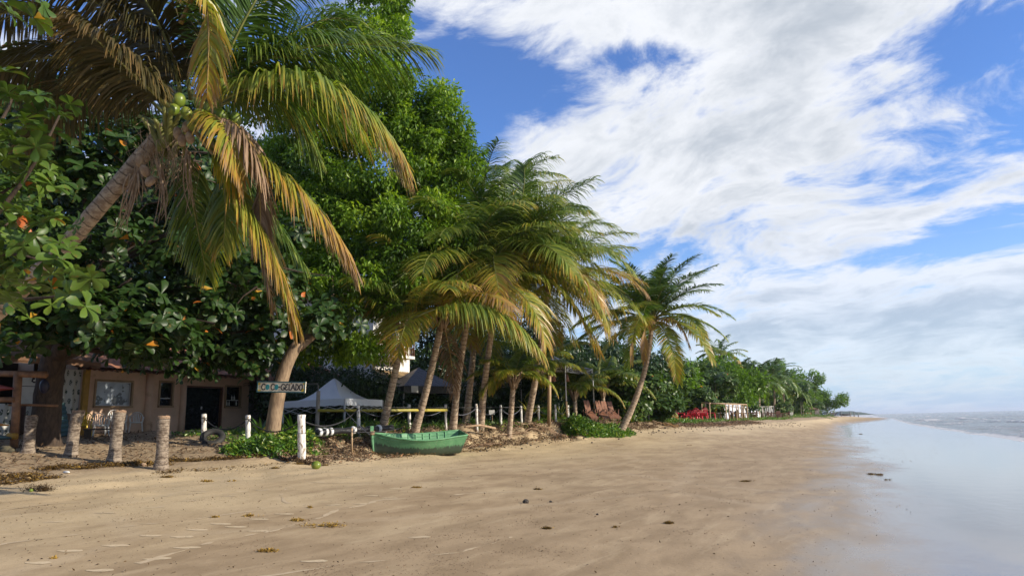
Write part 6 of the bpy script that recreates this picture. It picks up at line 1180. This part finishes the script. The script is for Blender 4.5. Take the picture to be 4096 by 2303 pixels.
scatter_leaves('leaf_litter', on_ground(x, y, RNG.random(len(x))**2*.10+.004), .085, m_litter, 'dead leaves, husks and twigs heaped along the beach bank', 'leaf litter', vlo=0, vhi=1, up=.8)
b = MB(); n = 420; y = 16.5+22*RNG.random(n)**1.2; x = np.interp(y, YT, XT)-.7+RNG.normal(size=n)*.6
for xi, yi in zip(x, y):
    g = np.array([xi, yi, tz(xi, yi)+.03]); d = RNG.normal(size=3)*[.35, .35, .07]; d2 = RNG.normal(size=3)*.05; b.tube([g-d/2, g+d2+[0, 0, .05], g+d/2+[0, 0, .03]], [.012, .010, .004], 4, cap=False, a=.3+.6*RNG.random())
o = b.build('twigs', m_litter); tag(o, 'tangled dry twigs and stalks on the debris bank', 'twigs', kind='stuff')
# shade-side litter under trees
n = 5000; x = -17-11*RNG.random(n); y = 8+10*RNG.random(n); scatter_leaves('fallen_leaves', on_ground(x, y, .008+.02*RNG.random(n)), .12, m_litter, 'scattered fallen leaves on the shaded sand before the house', 'leaf litter', up=2.0, vhi=.9)
# fallen fronds
for k, (a, m_, c, L, lab) in enumerate((((1150, 1085, 27.5), (1190, 1058, 28.5), (1260, 1056, 29.8), .5, 'fallen dry frond behind the boat stern'), ((1300, 1060, 33), (1370, 1072, 33.2), (1420, 1092, 32.5), .55, 'fallen brown frond hanging over the debris bank'), ((1255, 1070, 31), (1310, 1050, 32), (1370, 1060, 33), .45, 'fallen dry frond among the rope posts'), ((1640, 1058, 44), (1665, 1042, 44), (1700, 1062, 44), .6, 'fallen orange brown frond beside the box on legs'), ((1010, 1068, 26.5), (1060, 1060, 27), (1120, 1066, 28), .4, 'fallen frond lying behind the boat'))):
    P = through(ptv(*a), ptv(*m_), ptv(*c), 12)
    for q in P: q[2] = tz(q[0], q[1])+.12
    frond(P-P[0], L, m_palmdead, None, .55 if k != 3 else .8, .2, 45, .035, hang=.5, rmat=m_nutdry, rr=.035, name='fallen_frond').location = P[0]; tag(bpy.context.scene.collection.objects[-1], None)
    fo = [o for o in COL.objects if o.name.startswith('fallen_frond')][-1]; tag(fo, lab, 'palm frond', 'fallen dry fronds on the bank')
simple_post('driftwood', 'pale broken palm spathe lying at the edge of the sand', 'driftwood', gndv(1495, 1086)+[0, 0, .05], gndv(1538, 1084)+[0, 0, .08], .07, m_nutdry)
simple_post('driftwood', 'bleached driftwood branch behind the boat stern', 'driftwood', ptv(1245, 1064, 30.5), ptv(1170, 1072, 29), .05, m_nutdry)
# spiky plants
def spiky(lab, p, n, L, w, m, v=.6, name='spiky_plant'):
    root = thing(name, lab, 'plant', p); b = MB(); V = []
    for i in range(n):
        a = i*2.4; el = R(35+50*RNG.random()); l = L*(.7+.5*RNG.random()); C = arc((0, 0, .05), a, el, l, .9, 5); sd = np.array([math.cos(a), -math.sin(a), 0]); ws = np.array([.5, 1, .9, .7, .4, .05])*w/2; G = np.stack([C-sd*ws[:, None], C+[0, 0, -.01], C+sd*ws[:, None]], 1); b.grid(G, a=np.clip(v+.25*RNG.normal(), 0, 1))
    b.build('leaves', m, root)
m_spike = leafmat('spiky_leaf', [(0, (0.04, 0.10, 0.02)), (.5, (0.12, 0.22, 0.03)), (.8, (0.38, 0.38, 0.05)), (1, (0.5, 0.45, 0.12))], .4, .3)
spiky('spiky yellow striped plant behind the rope posts', atv(1330, 34.6, .25), 34, 1.0, .07, m_spike, .78); spiky('spiky green plant right of the yellow striped one', atv(1410, 35.5, .2), 28, .95, .06, m_spike, .45); spiky('broad leaved green plant between the spiky ones', atv(1375, 35, .15), 22, .8, .16, m_creep, .6); spiky('spiky green plant at the foot of the hedge beside the box on legs', atv(1590, 41, .1), 26, .9, .07, m_spike, .4)
for k, vx in enumerate(np.linspace(862, 985, 9)): spiky('upright sword leaved plant in the row under the bamboo rail, '+['first from the left', 'second from the left', 'third from the left', 'fourth from the left', 'middle one', 'fourth from the right', 'third from the right', 'second from the right', 'last on the right'][k], atv(vx, 25.3+.25*k), 14, .75, .07, m_spike, .35, 'sword_plant')
spiky('green bushy plant at the foot of the pale leaning trunk', atv(735, 24.5), 26, .9, .12, m_creep, .5); spiky('green plant left of the pale leaning trunk', atv(655, 24.2), 22, .8, .12, m_creep, .4)
# wrack line and seaweed
def weed_pts(poly, n, spread):
    P = np.array([gndv(*q) for q in poly]); s = np.linspace(0, len(P)-1, n)+RNG.normal(size=n)*.05; s = np.clip(s, 0, len(P)-1.001); i = s.astype(int); f = (s-i)[:, None]; Q = P[i]*(1-f)+P[i+1]*f; w = vnoise(s*9, s*0+3); k = (w > .25)
    Q = Q[k]; Q[:, :2] += RNG.normal(size=(len(Q), 2))*spread; Q[:, 2] = terr(Q[:, 0], Q[:, 1])+.01+RNG.random(len(Q))**2*.05; return Q
W_ = np.concatenate([weed_pts([(110, 1181), (200, 1178), (300, 1170), (410, 1168)], 6500, .13), weed_pts([(410, 1160), (500, 1158), (600, 1152), (700, 1145), (745, 1142)], 5200, .10), weed_pts([(-20, 1208), (20, 1203), (60, 1200), (90, 1193)], 2600, .14), weed_pts([(-20, 1218), (50, 1212), (90, 1206), (140, 1200)], 1400, .08), weed_pts([(760, 1140), (860, 1135), (940, 1140), (1050, 1142), (1200, 1132), (1300, 1110), (1420, 1100), (1500, 1090)], 5200, .2), weed_pts([(400, 1190), (440, 1186), (560, 1180), (740, 1160)], 500, .12)])
scatter_leaves('seaweed_line', W_, .07, m_weed, 'dark brown seaweed and debris along the last high tide line', 'seaweed', vlo=0, vhi=.75, tm=(LEAF1[0]*[1, .8, 1], LEAF1[1]))
def clump(lab, sx, sy, wpx, tone=(.4, 1.0), m=m_weed, flat=.35, name='seaweed_clump', n=None, grp='seaweed clumps on the sand'):
    p = gnd(sx, sy); d = np.linalg.norm(p-EYE); w = wpx*d/F_PX; k = n or int(260+900*min(1, w)); t = RNG.normal(size=(k, 3))*[w*.24, w*.10, w*.05]; t[:, :2] = t[:, :2]@rotz(YAW)[:2, :2].T; t[:, 2] = np.abs(t[:, 2])*flat*2+.004; hsh = vnoise(t[:, 0]*14+sx, t[:, 1]*14) > .35; t = t[hsh]
    n_ = len(t); D = nrm(RNG.normal(size=(n_, 3))*[1, 1, .9]); U = nrm(RNG.normal(size=(n_, 3))+[0, 0, 1]); V, Q, A = instance_leaves(t, D, U, LEAF1[0]*[1, .9, 1], LEAF1[1], .030*(.6+.8*RNG.random(n_)), tone[0]+(tone[1]-tone[0])*RNG.random(n_)); o = mesh_obj(name, V, Q, [], m, None, {'v': A}, smooth=False); o.location = p; tag(o, lab, 'seaweed', grp)
r4 = lambda x, y: (x/1.2578/4, (1700+y/1.2578)/4); r5 = lambda x, y: ((2048+x/1.2578)/4, (1600+y/1.2578)/4)
for (x, y, w, lab) in ((1620, 507, 36, 'largest golden seaweed clump, long, in the left foreground'), (1487, 479, 17, 'golden seaweed clump just behind the largest one'), (1545, 414, 10, 'small golden seaweed clump behind the pair of larger ones'), (1265, 456, 12, 'golden seaweed clump left of the largest one'), (1085, 463, 6, 'tiny golden seaweed bit far left of the largest clump'), (1345, 634, 17, 'brown branching seaweed clump nearest the camera in the middle'), (290, 670, 8, 'small brown seaweed scrap at the lower left'),
     (842, 260, 12, 'seaweed clump to the right below the tallest stump'), (1035, 282, 11, 'flat seaweed clump between the stumps and the green coconut'), (1630, 201, 9, 'seaweed scrap touching the green coconut'), (1165, 279, 6, 'small seaweed scrap left of the green coconut'), (2095, 313, 8, 'round golden seaweed ball below the green boat'), (2450, 351, 4, 'tiny brown seaweed scrap right of the round ball'), (1500, 195, 9, 'brown weed scrap left of the green coconut'), (1380, 216, 9, 'thin brown weed strip far left of the green coconut')): clump(lab, *r4(x, y), w, (.5, 1.0) if y > 270 else (.2, .9))
for (x, y, w, lab) in ((1178, 408, 11, 'flat golden seaweed on the middle of the damp sand'), (788, 619, 11, 'golden seaweed patch right of the bottom centre'), (527, 638, 5, 'small golden seaweed tuft left of the bottom patch'), (176, 646, 8, 'brown seaweed tuft nearest the black stone'), (130, 448, 8, 'brown seaweed scrap in the centre of the beach'), (1810, 371, 7, 'left one of two seaweed bits on the shiny wet sand'), (1848, 374, 7, 'right one of two seaweed bits on the shiny wet sand'), (1887, 398, 6, 'lowest seaweed bit on the shiny wet sand'), (892, 226, 4, 'dark weed bit on the far middle sand'), (1754, 168, 3, 'dark weed bit in the far shallow water film')): clump(lab, *r5(x, y), w, (.2, .9))
clump('dark seaweed heap with a green fruit, far left on the sand', *r4(195, 328), 22, (0, .35), flat=.9, n=2400)
def fruit(lab, sx, sy, r, m, name='coconut', cat='coconut'):
    p = gnd(sx, sy); b = MB(); b.ball((0, 0, r*.8), (r*1.1, r, r*.95), 18, 12, jit=.02); o = b.build(name, m); o.location = p; tag(o, lab, cat)
fruit('green coconut lying alone on the sand left of the boat', *r4(1590, 218), .115, m_nut); fruit('small green fruit in the dark seaweed heap', *r4(155, 333), .035, m_nut, 'green_fruit', 'fruit')
def stone(lab, sx, sy, w, m=m_stone):
    p = gnd(sx, sy); d = np.linalg.norm(p-EYE); r = w*d/F_PX/2; b = MB(); b.ball((0, 0, r*.4), (r, r*.8, r*.75), 9, 6, jit=.35); o = b.build('stone', m, smooth=False); o.location = p; tag(o, lab, 'stone')
stone('black pointed stone in the middle foreground', *r5(70, 516), 6.5); stone('small black stone just right of the pointed one', *r5(195, 512), 3.2); stone('small dark stone lower right of the pointed one', *r5(430, 575), 2.6); stone('pale round pebble by the tallest stump', *r4(722, 203), 5, m_nutdry); stone('dark stone at the edge of the creepers left of the box on legs', 616, 430.8, 3)
b = MB(); p = gnd(*r4(335, 238)); b.ball((0, 0, .02), (.10, .05, .03), 10, 6, jit=.5); o = b.build('plastic_scrap', m_whiteplastic); o.location = p; tag(o, 'crumpled white plastic scrap by the seaweed line', 'litter')
# scattered crumbs of debris, denser towards the bank
n = 9000; y = 4.5+70*RNG.random(n)**1.5; u = RNG.random(n)**2.2; xt = np.interp(y, YT, XT); x = xt+.2+u*15; P = on_ground(x, y, .006); scatter_leaves('beach_crumbs', P, .032, m_weed, 'dark crumbs of wood and husk scattered on the sand', 'debris', vlo=0, vhi=.5)
b = MB(); n = 260
for i in range(n):
    yy = 22+55*RNG.random()**1.5; xx = np.interp(yy, YT, XT)+.3+1.8*RNG.random()**1.7; g = np.array([xx, yy, tz(xx, yy)]); r = .025+.03*RNG.random(); b.ball(g+[0, 0, r*.4], (r, r, r*.7), 6, 4, jit=.3)
o = b.build('fallen_husks', m_stone); tag(o, 'small round dark husks strewn along the bank foot', 'debris', kind='stuff')
# footprints: shallow pale prints pressed into the damp sand
fp = [(270, 485), (530, 440), (780, 412), (955, 378), (1150, 355), (1320, 325), (350, 630), (580, 605), (755, 553), (915, 560), (990, 525), (1110, 495), (1185, 510), (1300, 532), (940, 615), (790, 670), (190, 690), (500, 728), (1580, 682), (2110, 562), (1430, 445), (1680, 400), (1870, 353), (2130, 285), (2290, 265), (1990, 317), (2390, 258), (1300, 472), (1960, 365), (1820, 395), (1600, 285), (1740, 262), (1860, 240), (2000, 215), (1010, 330), (1215, 332)]
b = MB()
for i, (x, y) in enumerate(fp):
    c = gnd(*r4(x, y)); a = YAW+R(-8+16*RNG.random()); L = .26+.06*RNG.random(); k = 22; nz = .8+.4*RNG.random(k); pts = [c]
    for j in range(k): t = 2*math.pi*j/k; px = math.cos(t)*L*.5; py = math.sin(t)*.052*(1.15+.45*math.cos(t)-.5*(1-abs(math.cos(t)))*(.5+.5*math.cos(t*2)))*nz[j]+.02*math.sin(px*16); q = c[:2]+np.array([px*math.cos(a)-py*math.sin(a), px*math.sin(a)+py*math.cos(a)]); pts.append([q[0], q[1], tz(*q)+.004])
    pts[0] = np.array([c[0], c[1], tz(c[0], c[1])+.004]); b.add(pts, T=[[0, j+1, (j+1) % k+1] for j in range(k)])
m_print = surf('pressed_sand', (0.54, 0.425, 0.27), (0.47, 0.36, 0.22), 25, .8, .5, .01); o = b.build('footprints', m_print, smooth=False); tag(o, 'trail of pale footprints across the damp sand', 'footprints', kind='stuff')
b = MB()
for poly, wd in (([(1450, 390), (1405, 352), (1430, 315), (1560, 292), (1900, 285)], .035), ([(0, 600), (300, 560), (700, 500), (1000, 470), (1300, 425)], .04), ([(700, 690), (1000, 600), (1300, 545), (1600, 465), (1720, 425), (1900, 378), (2300, 345), (2600, 330)], .045), ([(1300, 760), (1800, 690), (2300, 640), (2576, 560)], .035), ([(0, 430), (500, 370), (900, 350), (1300, 320)], .03)):
    K = np.array([gnd(*r4(x, y)) for x, y in poly]); s = np.linspace(0, len(K)-1, 46*len(K)); i = np.minimum(s.astype(int), len(K)-2); f = sst((s-i))[:, None]*.5+(s-i)[:, None]*.5; C = K[i]*(1-f)+K[i+1]*f
    for _ in range(30): C[1:-1] = (C[:-2]+2*C[1:-1]+C[2:])/4
    C[:, :2] += np.stack([fbm(s*2.2, s*0+poly[0][1], 4), fbm(s*2.2+50, s*0, 4)], 1)*.10; T_ = nrm(np.gradient(C, axis=0)); sd = np.stack([-T_[:, 1], T_[:, 0], T_[:, 2]*0], 1); w_ = (wd*np.maximum(.05, vnoise(s*5, s*0+1)*1.7-.35))[:, None]; A_ = C-sd*w_; B_ = C+sd*w_
    for X_ in (A_, B_): X_[:, 2] = terr(X_[:, 0], X_[:, 1])+.004
    b.grid(np.stack([A_, B_], 1))
o = b.build('swash_marks', surf('swash_sand', (0.50, 0.385, 0.245), (0.43, 0.33, 0.205), 18, .8, .5), smooth=False); tag(o, 'faint pale swash lines left by the last waves', 'swash lines', kind='stuff')
Cn = np.array([gnd(*r5(x, y)) for x, y in ((360, 475), (500, 430), (170, 545), (330, 550), (90, 625), (60, 600), (570, 470), (890, 385), (740, 425), (650, 385), (950, 355), (860, 465), (20, 760), (900, 660), (1150, 500), (420, 560), (240, 760), (700, 540), (1060, 285), (640, 350))]+[gnd(*r4(x, y)) for x, y in ((2250, 560), (2090, 640), (2380, 520), (2210, 680), (1900, 625), (1740, 742), (2080, 745), (2480, 575), (1260, 600), (700, 460), (1650, 720), (2350, 720), (600, 400), (1000, 380), (2300, 460))])
idx = RNG.integers(0, len(Cn), 3400); Pp = Cn[idx]+RNG.normal(size=(3400, 3))*[.20, .20, 0]; Pp[:, 2] = terr(Pp[:, 0], Pp[:, 1])+.005
scatter_leaves('sand_pellets', Pp, .020, m_litter, 'little sand pellets and bits dug up by crabs', 'sand pellets', vlo=.1, vhi=.92, up=2)
n = 5200; a = np.geomspace(4.6, 30, n)*(1+.1*RNG.random(n)); an = YAW+R(36)*(RNG.random(n)*2-1)*1.0; Pp = np.stack([-np.sin(an)*a, np.cos(an)*a, a*0], 1); k = (Pp[:, 0] < -.5) & (vnoise(Pp[:, 0]*.8, Pp[:, 1]*.5) > .35) & (Pp[:, 0] > np.interp(Pp[:, 1], YT, XT)); Pp = Pp[k]; Pp[:, 2] = terr(Pp[:, 0], Pp[:, 1])+.004
scatter_leaves('shell_grit', Pp, .016, m_litter, 'tiny shell fragments and grit sprinkled over the damp sand', 'shell grit', vlo=.0, vhi=.95, up=2)
# ------------------------------------------------------------------ air
hz = MB(); hz.box((500, 4000, 14), (13000, 15000, 36)); m, nt = new_mat('haze_air'); vol = nt.n('ShaderNodeVolumePrincipled', {'Color': (0.80, 0.88, 1.0, 1), 'Density': 0.00014, 'Anisotropy': 0.2}); nt.nt.links.new(vol.outputs[0], nt.n('ShaderNodeOutputMaterial').inputs['Volume'])
o = hz.build('haze', m, smooth=False); tag(o, kind='stuff'); o['label'] = 'thin bluish sea air'; o['category'] = 'haze'
